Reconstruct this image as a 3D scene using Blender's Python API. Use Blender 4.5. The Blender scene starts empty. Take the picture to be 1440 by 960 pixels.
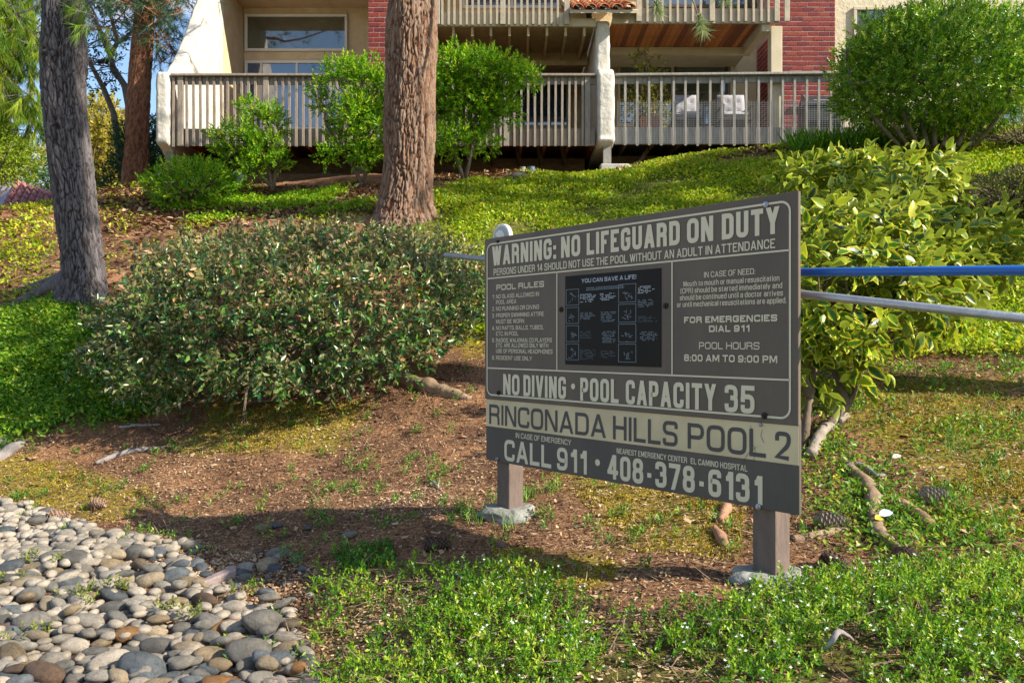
import bpy, bmesh, math, random
import numpy as np
from mathutils import Vector, Matrix, noise as mnoise
R = math.radians
rng = np.random.default_rng(7)
random.seed(7)
scene = bpy.context.scene
COL = scene.collection

# ------------------------------------------------------------------ camera
F = 1150.0                                   # focal length in photo pixels (1440 wide)
cam = bpy.data.cameras.new('camera')
cam.sensor_width = 36.0
cam.lens = F / 1440.0 * 36.0
cam.clip_start = 0.05
cam.clip_end = 3000
cam_o = bpy.data.objects.new('camera', cam)
cam_o.location = (0, 0, 0)
cam_o.rotation_euler = (R(90), 0, 0)
COL.objects.link(cam_o)
scene.camera = cam_o

# ------------------------------------------------------------------ sky and sun
SUN_EL, SUN_DIR = 33.0, Vector((0.93, -0.37, 0)).normalized()
az = math.atan2(SUN_DIR.x, SUN_DIR.y)        # clockwise from +Y
world = bpy.data.worlds.new('World')
scene.world = world
world.use_nodes = True
wn, wl = world.node_tree.nodes, world.node_tree.links
wn.clear()
w_out = wn.new('ShaderNodeOutputWorld')
w_bg = wn.new('ShaderNodeBackground')
w_bg.inputs['Strength'].default_value = 0.115
w_sky = wn.new('ShaderNodeTexSky')
w_sky.sky_type = 'NISHITA'
w_sky.sun_disc = False
w_sky.sun_elevation = R(SUN_EL)
w_sky.sun_rotation = az
w_sky.ozone_density = 2.5
w_sky.air_density = 1.0
w_sky.dust_density = 0.6
w_geo = wn.new('ShaderNodeTexCoord')
w_map = wn.new('ShaderNodeMapping')
w_map.inputs['Scale'].default_value = (2.2, 2.2, 5.5)
w_no = wn.new('ShaderNodeTexNoise')
w_no.inputs['Scale'].default_value = 2.4
w_no.inputs['Detail'].default_value = 7
w_no.inputs['Roughness'].default_value = 0.62
w_rp = wn.new('ShaderNodeValToRGB')
w_rp.color_ramp.elements[0].position = 0.50
w_rp.color_ramp.elements[0].color = (0, 0, 0, 1)
w_rp.color_ramp.elements[1].position = 0.68
w_rp.color_ramp.elements[1].color = (0.85, 0.85, 0.85, 1)
w_mix = wn.new('ShaderNodeMixRGB')
w_mix.inputs['Color2'].default_value = (5.2, 5.4, 5.8, 1)      # sunlit cloud, in the sky texture's own units
wl.new(w_geo.outputs['Generated'], w_map.inputs['Vector'])
wl.new(w_map.outputs['Vector'], w_no.inputs['Vector'])
wl.new(w_no.outputs['Fac'], w_rp.inputs['Fac'])
wl.new(w_rp.outputs['Color'], w_mix.inputs['Fac'])
wl.new(w_sky.outputs['Color'], w_mix.inputs['Color1'])
wl.new(w_mix.outputs['Color'], w_bg.inputs['Color'])
wl.new(w_bg.outputs['Background'], w_out.inputs['Surface'])

sun = bpy.data.lights.new('sun', 'SUN')
sun.energy = 5.0
sun.angle = R(0.55)
sun.color = (1.0, 0.91, 0.76)
sun_o = bpy.data.objects.new('sun', sun)
S = Vector((SUN_DIR.x * math.cos(R(SUN_EL)), SUN_DIR.y * math.cos(R(SUN_EL)), math.sin(R(SUN_EL))))
sun_o.rotation_euler = S.to_track_quat('Z', 'Y').to_euler()
COL.objects.link(sun_o)

scene.view_settings.view_transform = 'Standard'
scene.view_settings.look = 'None'
scene.view_settings.exposure = 1.1
scene.view_settings.gamma = 1.0
scene.view_settings.use_curve_mapping = False
scene.cycles.max_bounces = 6
scene.cycles.transparent_max_bounces = 4

# ------------------------------------------------------------------ materials
MATS = {}
def hexc(r, g, b):
    return (r, g, b, 1)

def mat(name, col, rough=0.8, col2=None, scale=8, bump=0.0, bscale=30, spec=0.3, metal=0.0, stretch=(1, 1, 1), coords='Object', detail=5, lo=0.35, hi=0.65, coat=0):
    if name in MATS: return MATS[name]
    m = bpy.data.materials.new(name); m.use_nodes = True
    n, l = m.node_tree.nodes, m.node_tree.links
    p = n['Principled BSDF']
    p.inputs['Roughness'].default_value = rough
    p.inputs['Metallic'].default_value = metal
    p.inputs['Specular IOR Level'].default_value = spec
    if coat: p.inputs['Coat Weight'].default_value = coat
    tc = n.new('ShaderNodeTexCoord'); mp = n.new('ShaderNodeMapping')
    mp.inputs['Scale'].default_value = stretch
    l.new(tc.outputs[coords], mp.inputs['Vector'])
    if col2:
        t = n.new('ShaderNodeTexNoise'); t.inputs['Scale'].default_value = scale; t.inputs['Detail'].default_value = detail
        t.inputs['Roughness'].default_value = 0.65
        r = n.new('ShaderNodeValToRGB'); r.color_ramp.elements[0].position = lo; r.color_ramp.elements[1].position = hi
        r.color_ramp.elements[0].color = hexc(*col); r.color_ramp.elements[1].color = hexc(*col2)
        l.new(mp.outputs[0], t.inputs['Vector']); l.new(t.outputs['Fac'], r.inputs['Fac']); l.new(r.outputs['Color'], p.inputs['Base Color'])
    else:
        p.inputs['Base Color'].default_value = hexc(*col)
    if bump:
        t2 = n.new('ShaderNodeTexNoise'); t2.inputs['Scale'].default_value = bscale; t2.inputs['Detail'].default_value = 6
        b = n.new('ShaderNodeBump'); b.inputs['Strength'].default_value = bump; b.inputs['Distance'].default_value = 0.02
        l.new(mp.outputs[0], t2.inputs['Vector']); l.new(t2.outputs['Fac'], b.inputs['Height']); l.new(b.outputs[0], p.inputs['Normal'])
    MATS[name] = m
    return m

def ramp_mat(name, cols, edge=None, under=None, transl=0.3, rough=0.5, spec=0.4, edge_pos=(0.45, 0.75), tcol=None):
    """Leaf-like material: colour by the per-leaf value 'rnd', optional margin colour by 'edge', optional underside colour."""
    if name in MATS: return MATS[name]
    m = bpy.data.materials.new(name); m.use_nodes = True
    n, l = m.node_tree.nodes, m.node_tree.links
    p = n['Principled BSDF']; out = n['Material Output']
    a = n.new('ShaderNodeAttribute'); a.attribute_name = 'rnd'
    r = n.new('ShaderNodeValToRGB'); cr = r.color_ramp
    for i, (pos, c) in enumerate(cols):
        e = cr.elements[i] if i < 2 else cr.elements.new(pos)
        e.position = pos; e.color = hexc(*c)
    l.new(a.outputs['Fac'], r.inputs['Fac'])
    c = r.outputs['Color']
    if edge:
        a2 = n.new('ShaderNodeAttribute'); a2.attribute_name = 'edge'
        tc = n.new('ShaderNodeTexCoord'); nz = n.new('ShaderNodeTexNoise'); nz.inputs['Scale'].default_value = 40
        l.new(tc.outputs['Object'], nz.inputs['Vector'])
        ad = n.new('ShaderNodeMath'); ad.operation = 'MULTIPLY_ADD'; ad.inputs[1].default_value = 0.8; ad.inputs[2].default_value = -0.4
        l.new(nz.outputs['Fac'], ad.inputs[0])
        ad2 = n.new('ShaderNodeMath'); ad2.operation = 'ADD'; l.new(a2.outputs['Fac'], ad2.inputs[0]); l.new(ad.outputs[0], ad2.inputs[1])
        mr = n.new('ShaderNodeMapRange'); mr.inputs[1].default_value = edge_pos[0]; mr.inputs[2].default_value = edge_pos[1]
        l.new(ad2.outputs[0], mr.inputs[0])
        mx = n.new('ShaderNodeMixRGB'); mx.inputs['Color2'].default_value = hexc(*edge)
        l.new(mr.outputs[0], mx.inputs['Fac']); l.new(c, mx.inputs['Color1']); c = mx.outputs['Color']
    if under:
        g = n.new('ShaderNodeNewGeometry')
        mx = n.new('ShaderNodeMixRGB'); mx.inputs['Color2'].default_value = hexc(*under)
        mm = n.new('ShaderNodeMath'); mm.operation = 'MULTIPLY'; mm.inputs[1].default_value = 0.85
        l.new(g.outputs['Backfacing'], mm.inputs[0]); l.new(mm.outputs[0], mx.inputs['Fac']); l.new(c, mx.inputs['Color1']); c = mx.outputs['Color']
    l.new(c, p.inputs['Base Color'])
    p.inputs['Roughness'].default_value = rough
    p.inputs['Specular IOR Level'].default_value = spec
    if transl:
        t = n.new('ShaderNodeBsdfTranslucent'); ms = n.new('ShaderNodeMixShader'); ms.inputs[0].default_value = transl
        if tcol:
            tm = n.new('ShaderNodeMixRGB'); tm.blend_type = 'MULTIPLY'; tm.inputs['Fac'].default_value = 1; tm.inputs['Color2'].default_value = hexc(*tcol)
            l.new(c, tm.inputs['Color1']); l.new(tm.outputs[0], t.inputs['Color'])
        else:
            l.new(c, t.inputs['Color'])
        l.new(p.outputs[0], ms.inputs[1]); l.new(t.outputs[0], ms.inputs[2]); l.new(ms.outputs[0], out.inputs['Surface'])
    MATS[name] = m
    return m

# ------------------------------------------------------------------ object helpers
def tag(o, label=None, cat=None, group=None, kind=None):
    if label: o['label'] = label
    if cat: o['category'] = cat
    if group: o['group'] = group
    if kind: o['kind'] = kind
    return o
def empty(name, loc, label, cat, group=None, rz=0):
    o = bpy.data.objects.new(name, None); COL.objects.link(o)
    o.empty_display_size = 0.1
    o.location = loc; o.rotation_euler = (0, 0, rz)
    return tag(o, label, cat, group)
def link(name, me, m=None, parent=None, world_space=True):
    if m is not None:
        me.materials.clear()
        for mm in (m if isinstance(m, (list, tuple)) else [m]): me.materials.append(mm)
    o = bpy.data.objects.new(name, me); COL.objects.link(o)
    if parent is not None:
        o.parent = parent
        if world_space: o.matrix_parent_inverse = inv_world(parent)
    return o
def inv_world(p):
    M = Matrix.Identity(4)
    while p is not None:
        M = (p.matrix_parent_inverse @ p.matrix_basis) @ M
        p = p.parent
    return M.inverted()

class MB:
    """collects plain geometry"""
    def __init__(s): s.v = []; s.f = []; s.mi = []
    def add(s, vs, fs, mi=0):
        b = len(s.v); s.v.extend([tuple(v) for v in vs]); s.f.extend([tuple(b + i for i in f) for f in fs]); s.mi.extend([mi] * len(fs)); return s
    def box(s, x0, x1, y0, y1, z0, z1, mi=0):
        vs = [(x, y, z) for x in (x0, x1) for y in (y0, y1) for z in (z0, z1)]
        return s.add(vs, [(0, 1, 3, 2), (4, 6, 7, 5), (0, 4, 5, 1), (2, 3, 7, 6), (0, 2, 6, 4), (1, 5, 7, 3)], mi)
    def prism(s, poly, axis, a0, a1, mi=0):
        """poly in the two other axes, extruded along axis (0,1,2) from a0 to a1"""
        n = len(poly); vs = []
        for a in (a0, a1):
            for p in poly:
                q = list(p); q.insert(axis, a); vs.append(q)
        fs = [tuple(range(n)), tuple(range(2 * n - 1, n - 1, -1))] + [(i, (i + 1) % n + 0, (i + 1) % n + n, i + n) for i in range(n)]
        return s.add(vs, fs, mi)
    def tube(s, pts, rad, seg=8, mi=0, cap=True):
        pts = [Vector(p) for p in pts]; n = len(pts)
        if not hasattr(rad, '__len__'): rad = [rad] * n
        up = None; b = len(s.v); vs = []
        for i, p in enumerate(pts):
            d = (pts[min(i + 1, n - 1)] - pts[max(i - 1, 0)]).normalized()
            if up is None:
                up = Vector((0, 0, 1)) if abs(d.z) < 0.9 else Vector((1, 0, 0))
            x = d.cross(up).normalized(); up = x.cross(d).normalized()
            for k in range(seg):
                a = 2 * math.pi * k / seg
                vs.append(p + (x * math.cos(a) + up * math.sin(a)) * rad[i])
        fs = [(i * seg + k, i * seg + (k + 1) % seg, (i + 1) * seg + (k + 1) % seg, (i + 1) * seg + k) for i in range(n - 1) for k in range(seg)]
        if cap: fs += [tuple(range(seg - 1, -1, -1)), tuple((n - 1) * seg + k for k in range(seg))]
        return s.add(vs, fs, mi)
    def mesh(s, name, smooth=False, bevel=0, bseg=1):
        me = bpy.data.meshes.new(name); me.from_pydata(s.v, [], s.f)
        if any(s.mi): me.polygons.foreach_set('material_index', s.mi)
        bm = bmesh.new(); bm.from_mesh(me)
        bmesh.ops.recalc_face_normals(bm, faces=bm.faces)
        if bevel:
            bmesh.ops.bevel(bm, geom=[e for e in bm.edges if len(e.link_faces) == 2 and e.calc_face_angle(0) > 0.5], offset=bevel, segments=bseg, affect='EDGES', profile=0.5)
        bm.to_mesh(me); bm.free()
        if smooth: me.polygons.foreach_set('use_smooth', [True] * len(me.polygons))
        me.update()
        return me
    def build(s, name, m, parent=None, smooth=False, bevel=0, bseg=1):
        return link(name, s.mesh(name, smooth, bevel, bseg), m, parent)

def P(px, py, Z):
    return Vector(((px - 720) * Z / F, Z, (480 - py) * Z / F))
def X(px, Z): return (px - 720) * Z / F
def H(py, Z): return (480 - py) * Z / F

# ------------------------------------------------------------------ vectorised value noise
def _hash(ix, iy, iz, seed):
    h = (ix.astype(np.int64) * 374761393 + iy.astype(np.int64) * 668265263 + iz.astype(np.int64) * 2147483647 + seed * 1274126177) & 0xffffffff
    h = ((h ^ (h >> 13)) * 1274126177) & 0xffffffff
    h = (h ^ (h >> 16)) & 0xffffffff
    return h / 4294967295.0
def vnoise(p, scale=1.0, seed=0):
    q = np.asarray(p, float) * scale
    i = np.floor(q).astype(np.int64); f = q - i; f = f * f * (3 - 2 * f)
    r = 0
    for dx in (0, 1):
        for dy in (0, 1):
            for dz in (0, 1):
                w = (f[:, 0] if dx else 1 - f[:, 0]) * (f[:, 1] if dy else 1 - f[:, 1]) * (f[:, 2] if dz else 1 - f[:, 2])
                r = r + w * _hash(i[:, 0] + dx, i[:, 1] + dy, i[:, 2] + dz, seed)
    return r
def fbm(p, scale=1.0, seed=0, oct=3):
    r = 0; a = 1; t = 0
    for k in range(oct):
        r = r + a * vnoise(p, scale * 2 ** k, seed + k); t += a; a *= 0.5
    return r / t
def col3(x, y, z=None):
    return np.stack([x, y, np.zeros_like(x) if z is None else z], 1)
def norm(v):
    return v / np.maximum(np.linalg.norm(v, axis=1, keepdims=True), 1e-9)

# ------------------------------------------------------------------ leaf scatter: real little faces in one mesh
TMPL = {
    'fold2': ([(0, 0, 0), (-.5, .45, .10), (0, 1, 0), (.5, .45, .10)], [(0, 3, 2), (0, 2, 1)], [0, 1, 1, 1]),
    'fold4': ([(0, 0, 0), (-.5, .45, .12), (0, 1, -.06), (.5, .45, .12), (0, .5, -.02)], [(0, 3, 4), (3, 2, 4), (2, 1, 4), (1, 0, 4)], [0, 1, 1, 1, 0]),
    'leaf8': ([(0, 0, 0), (-.38, .22, .05), (-.5, .5, .09), (-.28, .8, .02), (0, 1, -.12), (.28, .8, .02), (.5, .5, .09), (.38, .22, .05), (0, .5, -.01), (0, .2, 0), (0, .8, -.05)],
              [(0, 7, 9), (0, 9, 1), (7, 6, 8, 9), (9, 8, 2, 1), (6, 5, 10, 8), (8, 10, 3, 2), (5, 4, 10), (10, 4, 3)], [.6, 1, 1, 1, 1, 1, 1, 1, 0, 0, .2]),
    'needle': ([(-.5, 0, 0), (.5, 0, 0), (0, 1, 0)], [(0, 1, 2)], [0, 0, 0]),
    'blade': ([(-.5, 0, 0), (.5, 0, 0), (.35, .55, .03), (-.35, .55, .03), (0, 1, -.15)], [(0, 1, 2, 3), (3, 2, 4)], [0, 0, 0, 0, 0]),
    'chip': ([(-.5, 0, 0), (.42, .1, .02), (.5, .9, 0), (-.3, 1, .05)], [(0, 1, 2, 3)], [0, 0, 0, 0]),
    'lump': ([(-.5, 0, 0), (.5, .1, 0), (.4, .9, 0), (-.45, 1, 0), (0, .5, .35)], [(0, 1, 4), (1, 2, 4), (2, 3, 4), (3, 0, 4)], [0, 0, 0, 0, 0]),
    'flower': ([(0, 0, 0)] + [(.5 * math.cos(a) * (1 if k % 2 == 0 else .35), .5 * math.sin(a) * (1 if k % 2 == 0 else .35), .08 if k % 2 == 0 else 0) for k in range(10) for a in [k * math.pi / 5]],
               [(0, 1 + k, 1 + (k + 1) % 10) for k in range(10)], [0] + [1] * 10),
}
def leaf_mesh(name, Pt, D, N, L, W, rnd=None, tmpl='fold4'):
    t, faces, edge = TMPL[tmpl]
    n = len(Pt); t = np.array(t, float); k = len(t)
    D = norm(D); A = norm(np.cross(D, N)); N2 = np.cross(A, D)
    L = np.broadcast_to(np.asarray(L, float), (n,)); W = np.broadcast_to(np.asarray(W, float), (n,))
    V = Pt[:, None, :] + A[:, None, :] * (t[:, 0][None, :, None] * W[:, None, None]) + D[:, None, :] * (t[:, 1][None, :, None] * L[:, None, None]) + N2[:, None, :] * (t[:, 2][None, :, None] * L[:, None, None])
    me = bpy.data.meshes.new(name)
    me.vertices.add(n * k); me.vertices.foreach_set('co', V.reshape(-1).astype(np.float32))
    fl = [len(f) for f in faces]; idx = np.concatenate([np.array(f) for f in faces])
    loops = (np.arange(n)[:, None] * k + idx[None, :]).reshape(-1)
    me.loops.add(len(loops)); me.loops.foreach_set('vertex_index', loops.astype(np.int32))
    tot = np.tile(np.array(fl), n); st = np.concatenate([[0], np.cumsum(tot)[:-1]])
    me.polygons.add(len(tot)); me.polygons.foreach_set('loop_start', st.astype(np.int32))
    me.update(calc_edges=True)
    if rnd is None: rnd = rng.random(n)
    a = me.attributes.new('rnd', 'FLOAT', 'POINT'); a.data.foreach_set('value', np.repeat(rnd, k).astype(np.float32))
    a = me.attributes.new('edge', 'FLOAT', 'POINT'); a.data.foreach_set('value', np.tile(np.array(edge, float), n).astype(np.float32))
    return me
def leaves(name, Pt, D, N, L, W, m, parent=None, rnd=None, tmpl='fold4'):
    return link(name, leaf_mesh(name, Pt, D, N, L, W, rnd, tmpl), m, parent)
def rdir(n):
    return norm(rng.normal(size=(n, 3)))
def sprigs(C, A, k, slen, llen, spread=0.9, jitter=0.25, droop=0.0):
    """k leaves round each sprig axis; returns points, directions, normals, lengths, sprig index"""
    m = len(C); A = norm(A)
    ref = rdir(m); U = norm(np.cross(A, ref)); V = np.cross(A, U)
    Ps, Ds, Ns, Ls, I = [], [], [], [], []
    ph = rng.random(m) * 6.28
    for j in range(k):
        t = (j + 0.6) / k
        a = ph + j * 2.4
        Rd = U * np.cos(a)[:, None] + V * np.sin(a)[:, None]
        al = spread * (1 - 0.6 * t) + rng.normal(size=m) * 0.12
        D = A * np.cos(al)[:, None] + Rd * np.sin(al)[:, None] + rng.normal(size=(m, 3)) * jitter * 0.4
        D[:, 2] -= droop
        N = A * np.sin(al)[:, None] - Rd * np.cos(al)[:, None] + rng.normal(size=(m, 3)) * jitter
        N = N * np.sign(N[:, 2:3] + 0.35 + 1e-6)
        sl = np.broadcast_to(np.asarray(slen, float), (m,))
        Ps.append(C + A * (sl * t)[:, None]); Ds.append(D); Ns.append(N)
        Ls.append(np.broadcast_to(np.asarray(llen, float), (m,)) * (0.75 + 0.5 * rng.random(m)) * (1 - 0.25 * t)); I.append(np.arange(m))
    return np.concatenate(Ps), norm(np.concatenate(Ds)), norm(np.concatenate(Ns)), np.concatenate(Ls), np.concatenate(I)
# ------------------------------------------------------------------ the lie of the land: surveyed points (photo pixel, distance)
CP = [(40, 958, 2.85), (250, 958, 2.87), (450, 955, 2.80), (0, 715, 5.3), (80, 800, 4.0), (200, 850, 3.55), (372, 893, 3.02), (430, 800, 3.65), (430, 740, 4.3),
      (250, 730, 4.95), (712, 733, 3.98), (1083, 832, 2.83), (620, 880, 2.65), (800, 860, 2.70), (600, 780, 3.5), (880, 790, 3.2), (1000, 720, 3.75), (880, 700, 4.1),
      (900, 985, 2.05), (1300, 985, 2.0), (1440, 930, 2.2), (1300, 830, 2.75), (1440, 800, 2.9), (620, 985, 2.3),
      (350, 620, 6.0), (550, 640, 5.5), (100, 600, 6.4), (0, 650, 6.0), (650, 545, 6.3), (650, 480, 7.2), (500, 560, 6.6), (300, 560, 6.9), (200, 500, 7.6),
      (120, 412, 8.4), (20, 440, 8.3), (300, 400, 9.0), (480, 380, 9.0), (300, 285, 12.2), (190, 262, 14.2), (60, 290, 12.8), (-80, 300, 12.5), (0, 350, 10.6),
      (565, 300, 10.5), (440, 270, 12.4), (500, 245, 13.4), (700, 247, 13.0), (850, 240, 13.2), (1000, 215, 13.0), (1150, 205, 12.8), (1300, 200, 12.4), (1440, 182, 12.6),
      (800, 290, 10.9), (660, 380, 8.7), (1000, 260, 11.2), (1200, 240, 11.2),
      (1400, 520, 5.7), (1250, 560, 5.1), (1150, 610, 4.5), (1250, 640, 4.2), (1200, 705, 3.7), (1420, 700, 3.6), (1440, 440, 7.1), (1420, 300, 9.4), (1440, 240, 10.9), (1280, 760, 3.25),
      (950, 600, 5.2), (1000, 450, 7.4)]
cp = np.array([tuple(P(*c)) for c in CP])
# ground beyond the frame goes on as the ground in view does
extra = np.array([(0, 0, -1.25), (-3, 0, -1.3), (3, 0, -1.15), (3, 2, -.85), (-6, 4, -1.25), (-7, 7, -.6), (5.5, 4, -.45), (6.5, 7, .5), (8, 9.5, 1.7), (9, 12.5, 3.2), (9, 16, 3.6), (3, 16, 3.0), (-3, 16, 2.7),
                  (-9, 9, .4), (-9, 13, 1.9), (-6.8, 16, 2.5), (7, 1, -1.1), (-8, 0, -1.4), (0, -4, -1.3), (6, -4, -1.3), (-6, -4, -1.4), (11, 7, .6), (-5.4, 5.8, -.95), (3.6, 5.2, -.3)])
cp = np.concatenate([cp, extra])
def _U(r2): return np.where(r2 > 1e-12, r2 * np.log(np.maximum(r2, 1e-12)), 0)
_n = len(cp)
_K = _U(((cp[:, None, :2] - cp[None, :, :2]) ** 2).sum(-1)) + np.eye(_n) * 0.25
_Pm = np.concatenate([np.ones((_n, 1)), cp[:, :2]], 1)
_A = np.zeros((_n + 3, _n + 3)); _A[:_n, :_n] = _K; _A[:_n, _n:] = _Pm; _A[_n:, :_n] = _Pm.T
_w = np.linalg.solve(_A, np.concatenate([cp[:, 2], [0, 0, 0]]))
def ground_z(x, y, detail=True):
    x = np.atleast_1d(np.asarray(x, float)); y = np.atleast_1d(np.asarray(y, float))
    cx = np.clip(x, -9, 11); cy = np.clip(y, -4, 16)
    z = np.zeros_like(x)
    for s in range(0, len(x), 20000):
        a, b = cx[s:s + 20000], cy[s:s + 20000]
        z[s:s + 20000] = _U((a[:, None] - cp[None, :, 0]) ** 2 + (b[:, None] - cp[None, :, 1]) ** 2) @ _w[:_n] + _w[_n] + _w[_n + 1] * a + _w[_n + 2] * b
    d = np.hypot(x - cx, y - cy)
    t = np.clip(d / 28.0, 0, 1); t = t * t * (3 - 2 * t)
    z = z * (1 - t) + (-3.0) * t
    if detail:
        q = col3(x, y)
        z = z + (fbm(q, 0.9, 3, 3) - 0.5) * 0.12 + (vnoise(q, 6, 9) - 0.5) * 0.022 + (vnoise(q, 16, 11) - .5) * 0.010
    return z
def gz(x, y): return float(ground_z([x], [y])[0])
def ground_hit(px, py, z0=1.5, z1=30):
    """first point where the sight line through a photo pixel meets the ground"""
    Z = np.linspace(z0, z1, 1500)
    g = ground_z((px - 720) * Z / F, Z); h = (480 - py) * Z / F
    i = np.nonzero(g >= h)[0]
    k = i[0] if len(i) else len(Z) - 1
    return Vector((X(px, Z[k]), Z[k], float(g[k])))
def pix(x, y, z): return 720 + F * x / y, 480 - F * z / y
def in_poly(px, py, poly):
    inside = np.zeros(len(px), bool); n = len(poly); j = n - 1
    for i in range(n):
        xi, yi = poly[i]; xj, yj = poly[j]
        c = ((yi > py) != (yj > py)) & (px < (xj - xi) * (py - yi) / ((yj - yi) or 1e-9) + xi)
        inside ^= c; j = i
    return inside
def gpoly(pts):
    """outline on the ground, from photo pixels"""
    return [tuple(ground_hit(*p)[:2]) for p in pts]

Z_STONE = gpoly([(-60, 700), (30, 712), (110, 738), (165, 760), (270, 768), (262, 812), (330, 845), (405, 862), (428, 905), (450, 985), (-200, 985), (-200, 850)])
Z_STONE = [(x, y) for x, y in Z_STONE]
Z_SPARSE = gpoly([(150, 750), (270, 760), (450, 800), (430, 860), (330, 850), (262, 815)])
Z_FG = gpoly([(440, 812), (560, 805), (700, 815), (820, 838), (930, 862), (1020, 858), (1130, 830), (1250, 812), (1460, 800)]) + [(2.6, 2.2), (2.6, 1.2), (-.2, 1.2), (-.45, 2.2), (-.62, 2.5)]
Z_LEFT = gpoly([(-150, 440), (60, 435), (150, 440), (215, 500), (240, 560), (190, 590), (100, 600), (0, 622), (-150, 660)])
Z_LEFTUP = gpoly([(-150, 300), (70, 282), (60, 330), (75, 400), (20, 425), (-150, 440)])
Z_MIDTOP = gpoly([(560, 300), (620, 262), (760, 252), (1080, 222), (1260, 212), (1460, 200), (1600, 200)]) + [(6.5, 9), (5.2, 7.2), (3.9, 5.9)] + gpoly([(1440, 505), (1240, 508), (1150, 545)]) + [(1.5, 6.2)] + gpoly([(640, 470), (600, 440)]) + [(-1.2, 9.0)]
Z_BARE_UP = gpoly([(130, 270), (300, 262), (330, 275), (300, 330), (150, 320)])

xs = np.unique(np.concatenate([np.arange(-3.8, 3.6, .05), np.arange(-9, 9, .14), 9 + np.cumsum(1.18 ** np.arange(36) * .15), -9 - np.cumsum(1.18 ** np.arange(36) * .15)]).round(3))
ys = np.unique(np.concatenate([np.arange(1.4, 6.6, .045), np.arange(-4, 17, .12), 17 + np.cumsum(1.18 ** np.arange(36) * .15), -4 - np.cumsum(1.18 ** np.arange(34) * .15)]).round(3))
gx, gy = np.meshgrid(xs, ys, indexing='xy')
fx, fy = gx.ravel(), gy.ravel()
fz = ground_z(fx, fy)
me = bpy.data.meshes.new('ground')
nv = len(fx); nx, ny = len(xs), len(ys)
me.vertices.add(nv); me.vertices.foreach_set('co', col3(fx, fy, fz).reshape(-1).astype(np.float32))
ii, jj = np.meshgrid(np.arange(nx - 1), np.arange(ny - 1), indexing='xy'); b0 = (jj * nx + ii).ravel()
q = np.stack([b0, b0 + 1, b0 + 1 + nx, b0 + nx], 1).reshape(-1)
me.loops.add(len(q)); me.loops.foreach_set('vertex_index', q.astype(np.int32))
me.polygons.add(len(b0)); me.polygons.foreach_set('loop_start', (np.arange(len(b0)) * 4).astype(np.int32))
me.update(calc_edges=True)
me.polygons.foreach_set('use_smooth', [True] * len(b0))
def soft(mask_fn, x, y, r=0.12, k=6):
    s = 0
    for i in range(k):
        a = 2 * math.pi * i / k
        s = s + mask_fn(x + r * math.cos(a), y + r * math.sin(a))
    return s / k
green_w = soft(lambda a, b: (in_poly(a, b, Z_MIDTOP) | in_poly(a, b, Z_LEFT) | in_poly(a, b, Z_FG)).astype(float), fx, fy)
far_w = ((np.hypot(np.maximum(np.abs(fx) - 8, 0), np.maximum(fy - 15, 0)) + np.maximum(-fy, 0)) > 0.5).astype(float)
green_w = np.maximum(green_w, far_w * 0.8)
MOSS = [gpoly([(640, 470), (690, 470), (690, 500), (640, 508)]), gpoly([(-100, 640), (60, 640), (220, 690), (160, 735), (40, 708), (-100, 700)]),
        gpoly([(690, 770), (860, 780), (880, 830), (800, 835), (700, 810)]), gpoly([(1120, 545), (1440, 530), (1440, 700), (1330, 690), (1200, 600)]), gpoly([(300, 560), (520, 560), (480, 640), (250, 640)]),
        gpoly([(760, 640), (1050, 690), (1040, 790), (900, 780)]), gpoly([(1300, 660), (1460, 660), (1460, 760), (1300, 740)])]
moss_w = soft(lambda a, b: np.any([in_poly(a, b, m_) for m_ in MOSS], axis=0).astype(float), fx, fy, .1)
for nm, w in (('green', green_w), ('moss', moss_w)):
    a = me.attributes.new(nm, 'FLOAT', 'POINT'); a.data.foreach_set('value', w.astype(np.float32))

gm = bpy.data.materials.new('ground'); gm.use_nodes = True
n, l = gm.node_tree.nodes, gm.node_tree.links
p = n['Principled BSDF']; p.inputs['Roughness'].default_value = 0.95; p.inputs['Specular IOR Level'].default_value = 0.15
tc = n.new('ShaderNodeTexCoord')
def noise_node(scale, detail=6, rough=.65):
    t = n.new('ShaderNodeTexNoise'); t.inputs['Scale'].default_value = scale; t.inputs['Detail'].default_value = detail; t.inputs['Roughness'].default_value = rough
    l.new(tc.outputs['Object'], t.inputs['Vector']); return t
def ramp_node(src, els):
    r = n.new('ShaderNodeValToRGB')
    for i, (pos, c) in enumerate(els):
        e = r.color_ramp.elements[i] if i < 2 else r.color_ramp.elements.new(pos)
        e.position = pos; e.color = hexc(*c)
    l.new(src, r.inputs['Fac']); return r
soil = ramp_node(noise_node(55, 8, .75).outputs['Fac'], [(.30, (.05, .030, .020)), (.62, (.36, .22, .135)), (.47, (.20, .115, .068)), (.75, (.50, .36, .24))])
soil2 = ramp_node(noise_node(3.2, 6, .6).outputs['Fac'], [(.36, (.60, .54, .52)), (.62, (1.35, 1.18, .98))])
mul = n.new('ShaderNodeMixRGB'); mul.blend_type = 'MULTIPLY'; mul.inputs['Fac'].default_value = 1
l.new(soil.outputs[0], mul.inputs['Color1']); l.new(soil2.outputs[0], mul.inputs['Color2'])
moss_c = ramp_node(noise_node(38, 6, .7).outputs['Fac'], [(.35, (.10, .085, .012)), (.68, (.44, .34, .03))])
at = n.new('ShaderNodeAttribute'); at.attribute_name = 'moss'
mn = noise_node(4.5, 6, .7)
mm = n.new('ShaderNodeMath'); mm.operation = 'MULTIPLY_ADD'; mm.inputs[1].default_value = .6; l.new(at.outputs['Fac'], mm.inputs[0]); l.new(mn.outputs['Fac'], mm.inputs[2])
mr = n.new('ShaderNodeMapRange'); mr.inputs[1].default_value = .68; mr.inputs[2].default_value = .98; mr.inputs[4].default_value = .85; l.new(mm.outputs[0], mr.inputs[0])
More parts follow.
